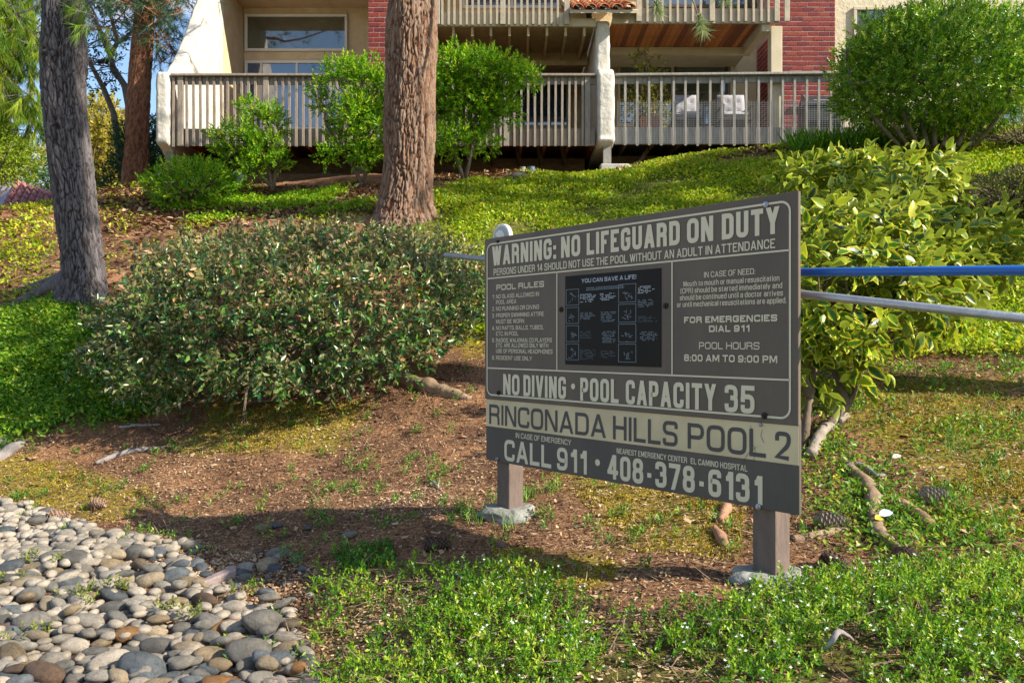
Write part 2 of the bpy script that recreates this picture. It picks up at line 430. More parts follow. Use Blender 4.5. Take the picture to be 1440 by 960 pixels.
mx = n.new('ShaderNodeMixRGB'); l.new(mr.outputs[0], mx.inputs['Fac']); l.new(mul.outputs[0], mx.inputs['Color1']); l.new(moss_c.outputs[0], mx.inputs['Color2'])
gr_c = ramp_node(noise_node(26, 7, .75).outputs['Fac'], [(.32, (.07, .055, .02)), (.62, (.17, .20, .025)), (.5, (.13, .115, .03))])
at2 = n.new('ShaderNodeAttribute'); at2.attribute_name = 'green'
gn = noise_node(3.0, 6, .7)
g2 = n.new('ShaderNodeMath'); g2.operation = 'MULTIPLY_ADD'; g2.inputs[1].default_value = .75; l.new(at2.outputs['Fac'], g2.inputs[0]); l.new(gn.outputs['Fac'], g2.inputs[2])
g3 = n.new('ShaderNodeMapRange'); g3.inputs[1].default_value = .85; g3.inputs[2].default_value = 1.15; l.new(g2.outputs[0], g3.inputs[0])
mx2 = n.new('ShaderNodeMixRGB'); l.new(g3.outputs[0], mx2.inputs['Fac']); l.new(mx.outputs[0], mx2.inputs['Color1']); l.new(gr_c.outputs[0], mx2.inputs['Color2'])
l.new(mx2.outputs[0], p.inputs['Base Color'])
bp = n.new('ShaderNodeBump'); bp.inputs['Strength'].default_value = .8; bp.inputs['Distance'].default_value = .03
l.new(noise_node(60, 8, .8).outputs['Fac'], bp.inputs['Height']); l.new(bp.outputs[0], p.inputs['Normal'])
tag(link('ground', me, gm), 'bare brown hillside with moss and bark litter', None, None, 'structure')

# concrete path whose corner shows at the bottom left
pth = MB(); _pa, _pb = (-8, 7.55), (1.8, .2)
pth.prism([(-8, 7.55), (-1.85, 2.935), (-1.60, 2.75), (1.8, .2), (1.8, -6), (-8, -6)], 2, -1.36, -1.175)
tag(pth.build('path', mat('concrete', (.42, .40, .37), .9, (.30, .285, .26), 6, .5, 60)), 'grey concrete path at the bottom left corner', None, None, 'structure')

def scatter(poly, n_, pad=0):
    """random points inside a ground outline"""
    a = np.array(poly); lo, hi = a.min(0) - pad, a.max(0) + pad
    out = []; got = 0
    while got < n_:
        q = lo + rng.random((n_ * 2, 2)) * (hi - lo)
        q = q[in_poly(q[:, 0], q[:, 1], poly)]
        out.append(q); got += len(q)
    return np.concatenate(out)[:n_]
# ------------------------------------------------------------------ townhouse
STUCCO_W = mat('stucco_white', (.57, .54, .48), .9, (.46, .43, .37), 5, 1.0, 11)
STUCCO_T = mat('stucco_tan', (.56, .45, .28), .9, (.47, .36, .22), 3, .9, 12)
STUCCO_P = mat('stucco_pale', (.56, .50, .36), .9, (.48, .42, .30), 3, .9, 14)
TRIM = mat('painted_trim', (.50, .43, .29), .7, (.42, .36, .25), 5, .2, 40)
RAILW = mat('weathered_rail', (.31, .26, .205), .75, (.20, .17, .14), 9, .35, 40, stretch=(3, 3, .6))
RAILG = mat('grey_rail', (.31, .29, .26), .75, (.20, .19, .17), 9, .35, 40, stretch=(3, 3, .6))
UPPERW = mat('cream_wood', (.42, .36, .27), .7, (.31, .265, .20), 8, .2, 40)
WHITE = mat('white_frame', (.62, .60, .55), .5)
BRONZE = mat('bronze_frame', (.07, .055, .045), .5)
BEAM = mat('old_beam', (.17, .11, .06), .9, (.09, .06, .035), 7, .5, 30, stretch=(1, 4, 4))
JOIST = mat('stained_joist', (.42, .32, .18), .85, (.32, .24, .13), 7, .3, 30)
RUST = mat('rusty_underside', (.34, .11, .035), .9, (.16, .05, .02), 12, .4, 40)
CONC = mat('concrete', (.42, .40, .37), .9, (.30, .285, .26), 6, .5, 60)
DARK = mat('crawl_space_shade', (.05, .043, .037), .95, (.03, .025, .02), 4, .3, 20)  # near-black colour stands in for the unlit void under the decks
def glass_mat(name, tint, reflect_col2):
    m = mat(name, tint, .04, reflect_col2, 1.6, 0, spec=1.0, lo=.4, hi=.6)
    m.node_tree.nodes['Principled BSDF'].inputs['IOR'].default_value = 1.9
    return m
GLASS = glass_mat('window_glass', (.03, .045, .035), (.055, .075, .05))
GLASSB = glass_mat('door_glass', (.02, .05, .10), (.03, .07, .16))

house = empty('townhouse', (0, 16, 3.2), 'two storey stucco and brick townhouse at the top of the slope', 'house')
def part(mb, name, m, label=None, parent=None, **k):
    o = mb.build(name, m, parent or house, **k)
    if label: o['label'] = label
    return o
def rough_slab(poly_yz, x0, x1, step=.06, amp=.011):
    """stucco wing wall: a side outline given in (y,z), rounded and uneven like hand-trowelled plaster"""
    mb = MB(); mb.prism(poly_yz, 0, x0, x1)
    bm = bmesh.new(); me = mb.mesh('t'); bm.from_mesh(me); bpy.data.meshes.remove(me)
    bmesh.ops.bevel(bm, geom=bm.edges[:], offset=.05, segments=3, affect='EDGES', profile=.5)
    for ax, lo, hi in ((1, min(p_[0] for p_ in poly_yz), max(p_[0] for p_ in poly_yz)), (2, min(p_[1] for p_ in poly_yz), max(p_[1] for p_ in poly_yz)), (0, x0, x1)):
        c = lo + step
        while c < hi - 1e-3:
            co = [0, 0, 0]; co[ax] = c; no = [0, 0, 0]; no[ax] = 1
            bmesh.ops.bisect_plane(bm, geom=bm.verts[:] + bm.edges[:] + bm.faces[:], plane_co=co, plane_no=no)
            c += step
    bmesh.ops.triangulate(bm, faces=[f for f in bm.faces if len(f.verts) > 4])
    for v in bm.verts:
        v.co += Vector((1, 1, .3)) * (mnoise.noise(v.co * 6) * amp) + mnoise.noise_vector(v.co * 13) * amp * .5
    me = bpy.data.meshes.new('wing_wall'); bm.to_mesh(me); bm.free()
    me.polygons.foreach_set('use_smooth', [True] * len(me.polygons))
    return me

# body behind everything
b = MB(); b.box(-5.84, 12.4, 17.24, 20.6, -3.2, 9.25); part(b, 'wall', STUCCO_P)
b = MB(); b.prism([(15.0, 9.2), (21.2, 9.2), (18.1, 10.6)], 0, -6.3, 12.9); part(b, 'roof', mat('roof_tile_far', (.36, .13, .08), .9, (.24, .09, .06), 9, .5, 20))
b = MB(); b.box(-5.93, -5.645, 16.0, 17.24, 2.2, 9.2); part(b, 'wall', STUCCO_T)
# tall wing wall on the left: white plaster, top edge sweeping down to the deck
pz = [(13.4, 3.26), (13.4, 4.42), (13.66, 4.46)] + [(13.72 + 2.3 * (t ** .9), 4.50 + 3.3 * t ** 1.08) for t in np.linspace(0.02, 1, 9)] + [(16.02, 3.0), (14.0, 3.0)]
o = link('wing_wall', rough_slab(pz, -5.85, -5.64), STUCCO_W, house); o['label'] = 'white wing wall sweeping down to the left end of the deck'
# recessed bay with the big windows
b = MB(); b.box(-5.64, -2.60, 17.2, 17.32, 2.6, 7.0); part(b, 'wall', STUCCO_T)
b = MB(); b.box(-5.64, -2.60, 15.9, 17.3, 7.0, 7.25); part(b, 'soffit', STUCCO_T)
b = MB(); b.box(-5.64, 12.3, 15.4, 17.3, 7.26, 9.15); part(b, 'wall', STUCCO_P)

def window(px0, px1, py0, py1, Z, fw=.06, frame=WHITE, glass=GLASS, mull=(), rails=(), name='window', label=None, proud=.05):
    x0, x1, z0, z1 = X(px0, Z), X(px1, Z), H(py1, Z), H(py0, Z)
    f = MB()
    yb = Z - .004
    f.box(x0, x1, yb - proud, yb, z1 - fw, z1); f.box(x0, x1, yb - proud, yb, z0, z0 + fw)
    f.box(x0, x0 + fw, yb - proud, yb, z0 + fw, z1 - fw); f.box(x1 - fw, x1, yb - proud, yb, z0 + fw, z1 - fw)
    cuts = [x0 + fw * .5] + [X(m_, Z) for m_ in mull] + [x1 - fw * .5]
    for m_ in mull:
        c = X(m_, Z); f.box(c - fw * .4, c + fw * .4, yb - proud * .8, yb, z0 + fw, z1 - fw)
    fo = part(f, name, frame, label, bevel=.006)
    for i in range(len(cuts) - 1):
        g = MB(); g.box(cuts[i] + fw * .4, cuts[i + 1] - fw * .4, yb - .018, yb - .006, z0 + fw * .9, z1 - fw * .9)
        g.build('pane', glass, fo)
    return fo
window(345, 489, 21, 73, 17.2, .055, label='wide fixed window high in the recessed bay')
window(345, 489, 86, 184, 17.2, .06, glass=GLASSB, mull=(368, 418), name='sliding_door', label='white framed sliding door below the wide window')

# centre bay between the brick pier and the middle wing wall
b = MB(); b.box(-1.5, 1.50, 16.5, 16.62, 2.6, 7.26); part(b, 'wall', STUCCO_T)
window(640, 802, 84, 182, 16.5, .08, frame=TRIM, glass=GLASSB, mull=(722,), name='sliding_door', label='tan framed sliding door behind the left deck')
window(650, 790, -70, 13, 16.5, .06, glass=GLASSB, mull=(720,), name='window', label='blue reflecting window behind the left balcony')
window(905, 1085, -70, 12, 15.8, .06, frame=BRONZE, mull=(990,), name='window', label='dark window behind the right balcony')
# right bay
b = MB(); b.box(1.55, 4.74, 15.8, 15.92, 2.9, 7.26); part(b, 'wall', STUCCO_T)
window(868, 947, 86, 178, 15.8, .05, frame=TRIM, mull=(903,), name='window', label='tan framed window behind the potted shrub')
window(948, 1023, 84, 178, 15.8, .045, frame=BRONZE, name='sliding_door', label='dark framed sliding door behind the cushioned chairs')
b = MB()
x0, x1, z1 = X(941, 15.8), X(1028, 15.8), H(80, 15.8)
b.box(x0, x1, 15.72, 15.797, z1, z1 + .07); b.box(x1 - .03, x1 + .03, 15.72, 15.797, 3.5, z1 - .003); part(b, 'door_trim', TRIM)
# right end: stucco beside the wide brick wall
b = MB(); b.box(5.93, 12.3, 15.25, 17.24, 2.9, 7.26); part(b, 'wall', STUCCO_P)
window(1199, 1338, 11, 120, 15.25, .06, frame=TRIM, glass=GLASS, mull=(), label='window above the trimmed round bush')
window(1362, 1440, 11, 178, 15.25, .06, frame=TRIM, glass=GLASS, mull=(1400,), name='sliding_door', label='sliding door at the right end of the deck')

# brick: mortar body plus every brick
MORTAR = mat('mortar', (.34, .25, .22), .95, (.27, .19, .17), 30, .3, 60)
def brick_mat(i):
    c = [(.22, .032, .026), (.25, .042, .032), (.19, .030, .028), (.27, .055, .038), (.16, .026, .03)][i]
    return mat('red_brick_%d' % i, c, .85, tuple(v * .7 for v in c), 20, .5, 60)
bm_ = MB(); bm_.box(-.0955, .0955, 0, .05, -.037, .037); brick_me = [bm_.mesh('brick', bevel=.004) for i in range(5)]
for i, m_ in enumerate(brick_me): m_.materials.append(brick_mat(i))
hm_ = MB(); hm_.box(-.044, .044, 0, .05, -.037, .037); half_me = [hm_.mesh('brick', bevel=.004) for i in range(5)]
for i, m_ in enumerate(half_me): m_.materials.append(brick_mat(i))
nb = [0]
def brick_face(x0, x1, yf, z0, z1, parent, side=False):
    """running bond; course .09, brick .2"""
    k = 0; z = z0
    while z < z1 - .02:
        x = x0 + (.05 if k % 2 else 0.0)
        if k % 2:
            pieces = [(x0 + .048, 1)]; x = x0 + .1 + .1
        else:
            pieces = []; x = x0 + .1
        while x + .09 < x1: pieces.append((x, 0)); x += .202
        if x1 - (x - .1) > .09: pieces.append((x - .1 + .05, 1))
        for cx, hf in pieces:
            if random.random() < .0: continue
            o = bpy.data.objects.new('brick', random.choice(half_me if hf else brick_me)); COL.objects.link(o)
            o.parent = parent; o.matrix_parent_inverse = inv_world(parent)
            jz = random.uniform(-.002, .002)
            if side: o.location = (yf - .006 + random.uniform(-.002, .002), cx, z + .045 + jz); o.rotation_euler = (0, 0, R(-90))
            else: o.location = (cx, yf - .006 + random.uniform(-.003, .002), z + .045 + jz)
            nb[0] += 1
        z += .09; k += 1
b = MB(); b.box(-2.60, -1.40, 14.8, 17.2, 2.6, 7.25); bw = part(b, 'brick_wall', MORTAR, 'narrow brick wall behind the big pine trunk')
brick_face(-2.60, -1.40, 14.8, 4.42, 7.2, bw)
b = MB(); b.box(4.72, 5.92, 15.0, 17.22, 2.9, 7.25); bw2 = part(b, 'brick_wall', MORTAR, 'red brick wall at the right end of the upper balcony')
brick_face(4.72, 5.92, 15.0, 3.52, 6.5, bw2)
brick_face(15.03, 15.8, 4.72, 3.52, 5.6, bw2, side=True)

# middle wing wall: stout lower half, slimmer upper half, tile cap
lo_ = [(13.36, 3.27), (13.36, 4.40), (13.5, 4.50), (16.5, 4.50), (16.5, 3.2), (13.6, 3.2)]
o = link('wing_wall', rough_slab(lo_, 1.40, 1.68), STUCCO_W, house); o['label'] = 'stout white lower half of the middle wing wall'
up_ = [(13.62, 4.40), (13.58, 5.31), (13.70, 5.36), (16.5, 5.9), (16.5, 4.40)]
o = link('wing_wall', rough_slab(up_, 1.39, 1.63), STUCCO_W, house); o['label'] = 'slimmer white upper half of the middle wing wall'
TILE = mat('terracotta', (.50, .17, .06), .85, (.34, .11, .05), 10, .4, 50)
def barrel(x, y0, z0, w, L, rise, m):
    t = MB(); seg = 8; vs = []
    for k, (yy, zz, ww) in enumerate(((y0, z0, w), (y0 + L, z0 + rise, w * .85))):
        for r_ in (ww / 2, ww / 2 - .018):
            for a in range(seg + 1):
                an = math.pi * a / seg; vs.append((x + r_ * math.cos(an), yy, zz + r_ * math.sin(an) * .8))
    s = seg + 1; fs = []
    for a in range(seg):
        fs += [(a, a + 1, 2 * s + a + 1, 2 * s + a), (s + a, 3 * s + a, 3 * s + a + 1, s + a + 1), (a, s + a, s + a + 1, a + 1), (2 * s + a, 2 * s + a + 1, 3 * s + a + 1, 3 * s + a)]
    fs += [(0, 2 * s, 3 * s, s), (seg, s + seg, 3 * s + seg, 2 * s + seg)]
    t.add(vs, fs); return t
cap = MB(); cap.prism([(13.30, 5.335), (13.30, 5.385), (16.4, 6.9), (16.4, 6.8)], 0, .95, 2.06); capo = part(cap, 'tile_roof', TRIM, 'small terracotta roof over the middle wing wall')
for i in range(5):
    for r_ in range(4):
        barrel(1.07 + i * .213, 13.24 + r_ * .36, 5.395 + r_ * .175, .19, .42, .19, TILE).build('roof_tile', TILE, capo, smooth=True)

# decks and balconies ------------------------------------------------
def balusters(parent, xa, xb, step, y, z0, z1, w, d, m, skip=(), jit=.004):
    me = MB().box(-w / 2, w / 2, -d / 2, d / 2, 0, 1).mesh('baluster', bevel=0)
    me.materials.append(m); x = xa
    while x < xb:
        if not any(abs(x - s_) < .07 for s_ in skip):
            o = bpy.data.objects.new('baluster', me); COL.objects.link(o); o.parent = parent; o.matrix_parent_inverse = inv_world(parent)
            h = z1 - z0
            o.location = (x + random.uniform(-jit, jit), y, z0 + random.uniform(-.012, .006)); o.scale = (1, 1, h); o.rotation_euler = (0, random.uniform(-.006, .006), 0)
        x += step
def posts(parent, xsl, y, z0, z1, w, m):
    for x in xsl:
        b = MB(); b.box(x - w / 2, x + w / 2, y - .022, y + .022, z0, z1); b.build('rail_post', m, parent, bevel=.004)

# left deck
fl = MB(); fl.box(-5.62, 1.38, 13.58, 17.2, 3.46, 3.50); ld = part(fl, 'deck', RUST, 'left deck with closely set grey brown balusters')
b = MB(); b.box(-5.60, 1.38, 13.54, 13.578, 3.24, 3.52); b.build('rim_board', RAILW, ld)
b = MB(); b.box(-5.62, 1.385, 13.44, 13.60, 4.365, 4.405); b.build('top_rail', RAILW, ld, bevel=.006)
b = MB(); b.box(-5.60, 1.38, 13.528, 13.566, 4.25, 4.362); b.build('sub_rail', RAILW, ld)
pl_ = [X(254, 13.5), X(374, 13.5), X(492, 13.5), X(602, 13.5), X(712, 13.5), X(826, 13.5)]
balusters(ld, -5.66 + .07, 1.36, .1126, 13.505, 3.22, 4.36, .037, .037, RAILW, pl_)
posts(ld, pl_, 13.50, 3.22, 4.362, .09, RAILW)
for i in range(18):
    x = -5.45 + i * .4
    b = MB(); b.box(x - .02, x + .02, 13.59, 17.0, 3.27, 3.455); b.build('joist', RUST, ld)
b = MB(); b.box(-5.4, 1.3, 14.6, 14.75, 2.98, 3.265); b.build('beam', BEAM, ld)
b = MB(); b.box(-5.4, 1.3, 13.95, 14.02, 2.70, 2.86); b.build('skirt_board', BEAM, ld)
for px in (455, 600, 760):
    x = X(px, 14.7); b = MB(); b.box(x - .07, x + .07, 14.60, 14.74, 2.2, 2.977); b.build('support_post', RAILW, ld)
b = MB(); x = X(241, 13.7); b.box(x - .06, x + .06, 13.64, 13.75, 1.9, 3.235); b.build('support_post', RAILG, ld)
b = MB(); x = X(853, 13.6); b.box(x - .065, x + .065, 13.5, 13.64, 2.75, 3.27); b.build('support_post', RAILG, ld)
for i, px in enumerate((640, 690, 727, 757, 790)):
    a = P(px, 205, 14.2); c = P(px + 4, 232, 14.55); b = MB(); b.tube([a, c], .035, 4); b.build('brace', BEAM, ld)
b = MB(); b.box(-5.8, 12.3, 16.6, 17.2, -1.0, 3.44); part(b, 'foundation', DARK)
# right deck
fr = MB(); fr.box(1.70, 12.3, 13.60, 16.8, 3.46, 3.50); rd = part(fr, 'deck', RAILG, 'right deck with widely set pale grey balusters and wire mesh')
b = MB(); b.box(1.70, 12.2, 13.545, 13.585, 3.265, 3.545); b.build('rim_board', RAILG, rd)
def tilt(x): return 4.375 + (x - 1.7) * .009
tr = MB(); tr.prism([(1.70, 4.365), (12.2, 4.46), (12.2, 4.50), (1.70, 4.405)], 1, 13.44, 13.60); tr.build('top_rail', RAILG, rd, bevel=.006)
tr = MB(); tr.prism([(1.70, 4.26), (12.2, 4.355), (12.2, 4.456), (1.70, 4.361)], 1, 13.53, 13.566); tr.build('sub_rail', RAILG, rd)
balusters(rd, X(879, 13.5), 12.1, .2, 13.508, 3.235, 4.37, .037, .037, RAILG)
WIRE = mat('galvanised_wire', (.35, .36, .36), .5, metal=.6)
wm = MB()
for i in range(60): z = 3.27 + i * .035; \
    (wm.box(1.72, 8.2, 13.484, 13.4865, z, z + .0022) if z < 3.97 else None)
for i in range(150): x = 1.74 + i * .0433; wm.box(x, x + .0022, 13.482, 13.4838, 3.27, 3.97)
o = wm.build('wire_mesh', WIRE, rd); o['kind'] = 'stuff'
for i in range(10):
    x = 1.9 + i * .45
    b = MB(); b.box(x - .02, x + .02, 13.60, 16.5, 3.27, 3.455); b.build('joist', BEAM, rd)
b = MB(); b.box(1.75, 12.2, 14.4, 14.5, 3.0, 3.262); b.build('beam', BEAM, rd)
for px in (905, 1010):
    a = P(px + 14, 200, 14.1); c = P(px - 8, 232, 13.9); b = MB(); b.tube([a, c], .04, 4); b.build('brace', BEAM, rd)
# left balcony
fb = MB(); fb.box(-1.38, 1.36, 13.56, 16.49, 5.21, 5.245); lb = part(fb, 'balcony', JOIST, 'left upper balcony with exposed joists beneath')
b = MB(); b.box(-1.38, .98, 13.515, 13.557, 5.205, 5.43); b.build('rim_board', TRIM, lb)
b = MB(); b.box(.985, 1.385, 13.51, 13.556, 5.20, 5.33); b.build('rim_board', TRIM, lb)
balusters(lb, X(622, 13.45), .9, .1, 13.49, 5.22, 6.3, .036, .036, UPPERW, [X(613, 13.5), X(707, 13.5), X(797, 13.5)])
posts(lb, [X(615, 13.5), X(707, 13.5), X(797, 13.5)], 13.485, 5.22, 6.3, .085, UPPERW)
b = MB(); b.box(-1.38, .98, 13.44, 13.58, 6.30, 6.34); b.build('top_rail', UPPERW, lb)
for i in range(9):
    x = -1.28 + i * .31; b = MB(); b.box(x - .02, x + .02, 13.56, 14.745, 5.06, 5.207); b.build('joist', JOIST, lb)
b = MB(); b.box(-1.38, 1.36, 14.75, 14.85, 4.98, 5.207); b.build('beam', JOIST, lb)
# right balcony with a ceiling of wooden planks
fb = MB(); fb.box(1.66, 4.30, 13.56, 15.79, 5.285, 5.33); rb = part(fb, 'balcony', TRIM, 'right upper balcony with a stained wood ceiling')
b = MB(); b.box(1.66, 4.42, 13.515, 13.557, 5.255, 5.49); b.build('rim_board', UPPERW, rb)
balusters(rb, X(911, 13.45), X(1090, 13.5), .125, 13.49, 5.27, 6.3, .036, .036, UPPERW, [X(898, 13.5), X(1001, 13.5), X(1092, 13.5)])
posts(rb, [X(898, 13.5), X(1001, 13.5), X(1092, 13.5), X(1106, 13.5)], 13.485, 5.27, 6.3, .085, UPPERW)
b = MB(); b.box(1.9, 4.6, 13.44, 13.58, 6.30, 6.34); b.build('top_rail', UPPERW, rb)
PLK = [mat('cedar_%d' % i, c, .6, tuple(v * .6 for v in c), 6, .2, 40, stretch=(8, 1, 1)) for i, c in enumerate([(.46, .15, .035), (.34, .10, .03), (.55, .20, .05), (.22, .07, .025)])]
pm = [MB().box(-.041, .041, 13.565, 14.64, 5.262, 5.283).mesh('plank') for i in range(4)]
for i in range(4): pm[i].materials.append(PLK[i])
for i in range(28):
    o = bpy.data.objects.new('plank', pm[random.choice([0, 0, 1, 2, 2, 3])]); COL.objects.link(o); o.parent = rb; o.matrix_parent_inverse = inv_world(rb)
    o.location = (1.71 + i * .087, 0, random.uniform(-.002, .002))
b = MB(); b.box(4.14, 4.285, 13.56, 14.64, 5.14, 5.282); b.build('side_beam', TRIM, rb)
b = MB(); b.box(1.66, 4.285, 14.645, 14.74, 5.135, 5.282); b.build('back_beam', TRIM, rb)
b = MB(); x = X(1090, 13.7); b.box(x - .095, x + .095, 13.62, 13.80, 3.5, 5.25); part(b, 'porch_post', mat('cream_post', (.52, .45, .31), .7, (.46, .39, .27), 4, .1, 30), 'square cream post under the right balcony', bevel=.008)

# concrete blocks at the foot of the deck
CONCD = mat('dirty_concrete', (.20, .18, .15), .95, (.12, .105, .085), 7, .5, 50)
for px, Z, w, h, m_, lab in ((864, 13.35, .24, .10, CONC, 'pale concrete footing pad under the middle deck post'), (461, 14.3, .09, .13, CONCD, 'small grey concrete pier under the left deck, left of the broad one'), (506, 14.0, .12, .16, CONCD, 'broad grey concrete pier beside the taller deck shrub')):
    x = X(px, Z); g = gz(x, Z); b = MB(); b.box(x - w, x + w, Z - .10, Z + .12, g - .12, g + h)
    tag(b.build('concrete_pier', m_, None, bevel=.02), lab, 'concrete block')
cc = P(732, 238, 13.25)
for px, r_, m_, lab in ((735, .045, mat('white_bucket', (.24, .23, .2), .6), 'small white bucket left of the blue can under the deck'), (747, .055, mat('blue_can', (.10, .16, .22), .5), 'blue grey can standing under the left deck')):
    x = X(px, 13.25); g = gz(x, 13.25); b = MB()
    b.tube([(x, 13.25, g - .03), (x, 13.25, g + .09), (x, 13.25, g + .10)], [r_, r_ * 1.1, r_ * 1.15], 14)
    o = b.build('bucket', m_, None, smooth=False); tag(o, lab, 'bucket')
# ------------------------------------------------------------------ pool sign
ZL, ZR = 1.1 * F / 310, 1.1 * F / 457
SL = Vector((X(683, ZL), ZL, 0)); SR = Vector((X(1124, ZR), ZR, 0))
SU = (SR - SL).normalized(); SN = Vector((SU.y, -SU.x, 0))        # SN points at the reader
if SN.dot(-SL) < 0: SN = -SN
SW = (SR - SL).length
def suv(px, py):
    """sign coordinates of a photo pixel"""
    d = Vector(((px - 720) / F, 1, (480 - py) / F))
    t = SL.dot(SN) / d.dot(SN); p_ = d * t
    return (p_ - SL).dot(SU), p_.z
SM = Matrix(((SU.x, -SN.x, 0, SL.x), (SU.y, -SN.y, 0, SL.y), (0, 0, 1, 0), (0, 0, 0, 1)))   # local (u, depth away from reader, z)
sign = empty('pool_sign', (SL + SR) / 2 + Vector((0, 0, -.85)), 'brown and tan pool rules sign on two posts in front of the bushes', 'sign')
PANEL = mat('sign_brown', (.125, .098, .074), .6, (.100, .080, .062), 2.2, .05, 60, spec=.25, stretch=(2.5, 2.5, .7), detail=9)
PANEL2 = mat('sign_grey_brown', (.098, .082, .070), .6, (.076, .066, .058), 2.2, .05, 60, spec=.25, stretch=(2.5, 2.5, .7), detail=9)
CREAM = mat('sign_cream', (.58, .52, .37), .6)
CREAMB = mat('sign_cream_band', (.58, .48, .29), .55, (.44, .36, .22), 2.5, .02, 50)
INK = mat('sign_ink', (.070, .064, .060), .6)
POSTM = mat('brown_post_paint', (.155, .115, .095), .75, (.11, .080, .066), 14, .4, 50, stretch=(1, 1, .3))
def slink(me, name, m, parent, label=None):
    me.transform(SM)
    o = link(name, me, m, parent)
    if label: o['label'] = label
    return o
def sbox(u0, u1, d0, d1, z0, z1): return MB().box(u0, u1, d0, d1, z0, z1)
ztop = .509; zmid = suv(683, 560)[1]; zmid = (H(559, ZL) + H(600, ZR)) / 2
zb1 = (H(600, ZL) + H(652, ZR)) / 2; zbot = -.589
up_p = slink(sbox(0, SW, -.006, .010, zmid, ztop).mesh('panel', bevel=.0015), 'panel', PANEL, sign, 'upper brown panel with the pool rules')
lo_p = slink(sbox(.001, SW - .001, .002, .016, zbot, zmid + .02).mesh('panel', bevel=.0015), 'panel', PANEL2, sign, 'lower panel with a tan band and emergency number')
slink(sbox(.002, SW - .002, .0008, .0016, zb1, zmid - .0015).mesh('band'), 'tan_band', CREAMB, lo_p)
# posts: 4x4 timbers behind the panels
for pxf, pyb, lab in ((703, 733, 'left post'), (1070, 832, 'right post')):
    u = suv(pxf, 600)[0]
    c = SL + SU * u; g = gz(c.x, c.y)
    b = sbox(u - .047, u + .047, .018, .112, g - .25, ztop - .03)
    slink(b.mesh('post', bevel=.006, bseg=2), 'post', POSTM, sign, lab)
# rounded border line and dividers
def ribbon(pts, w, closed=False):
    mb = MB(); n = len(pts); L_, R_ = [], []
    for i, p_ in enumerate(pts):
        a = pts[(i - 1) % n] if (closed or i) else p_; c = pts[(i + 1) % n] if (closed or i < n - 1) else p_
        d = Vector((c[0] - a[0], c[1] - a[1])).normalized(); q_ = Vector((-d.y, d.x)) * w / 2
        L_.append((p_[0] + q_.x, -.0085, p_[1] + q_.y)); R_.append((p_[0] - q_.x, -.0085, p_[1] - q_.y))
    m_ = n if closed else n - 1
    mb.add(L_ + R_, [(i, (i + 1) % n, n + (i + 1) % n, n + i) for i in range(m_)])
    return mb
u0, u1, v0, v1 = .022, SW - .030, zmid + .022, ztop - .030; rr = .035
pts = []
for cx, cz, a0 in ((u1 - rr, v1 - rr, 0), (u0 + rr, v1 - rr, 90), (u0 + rr, v0 + rr, 180), (u1 - rr, v0 + rr, 270)):
    for k in range(7): a = R(a0 + k * 15); pts.append((cx + rr * math.cos(a), cz + rr * math.sin(a)))
slink(ribbon(pts, .0075, True).mesh('l'), 'border_line', CREAM, up_p)
vh1 = (suv(683, 390)[1] + suv(1116, 355)[1]) / 2
vh2 = (suv(683, 515)[1] + suv(1116, 537)[1]) / 2
ud1 = suv(785, 450)[0]; ud2 = suv(947, 450)[0]
for a, c in (((u0, vh1), (u1, vh1)), ((u0, vh2), (u1, vh2)), ((ud1, vh1), (ud1, vh2)), ((ud2, vh1), (ud2, vh2))):
    slink(ribbon([a, c], .0062).mesh('l'), 'divider_line', CREAM, up_p)

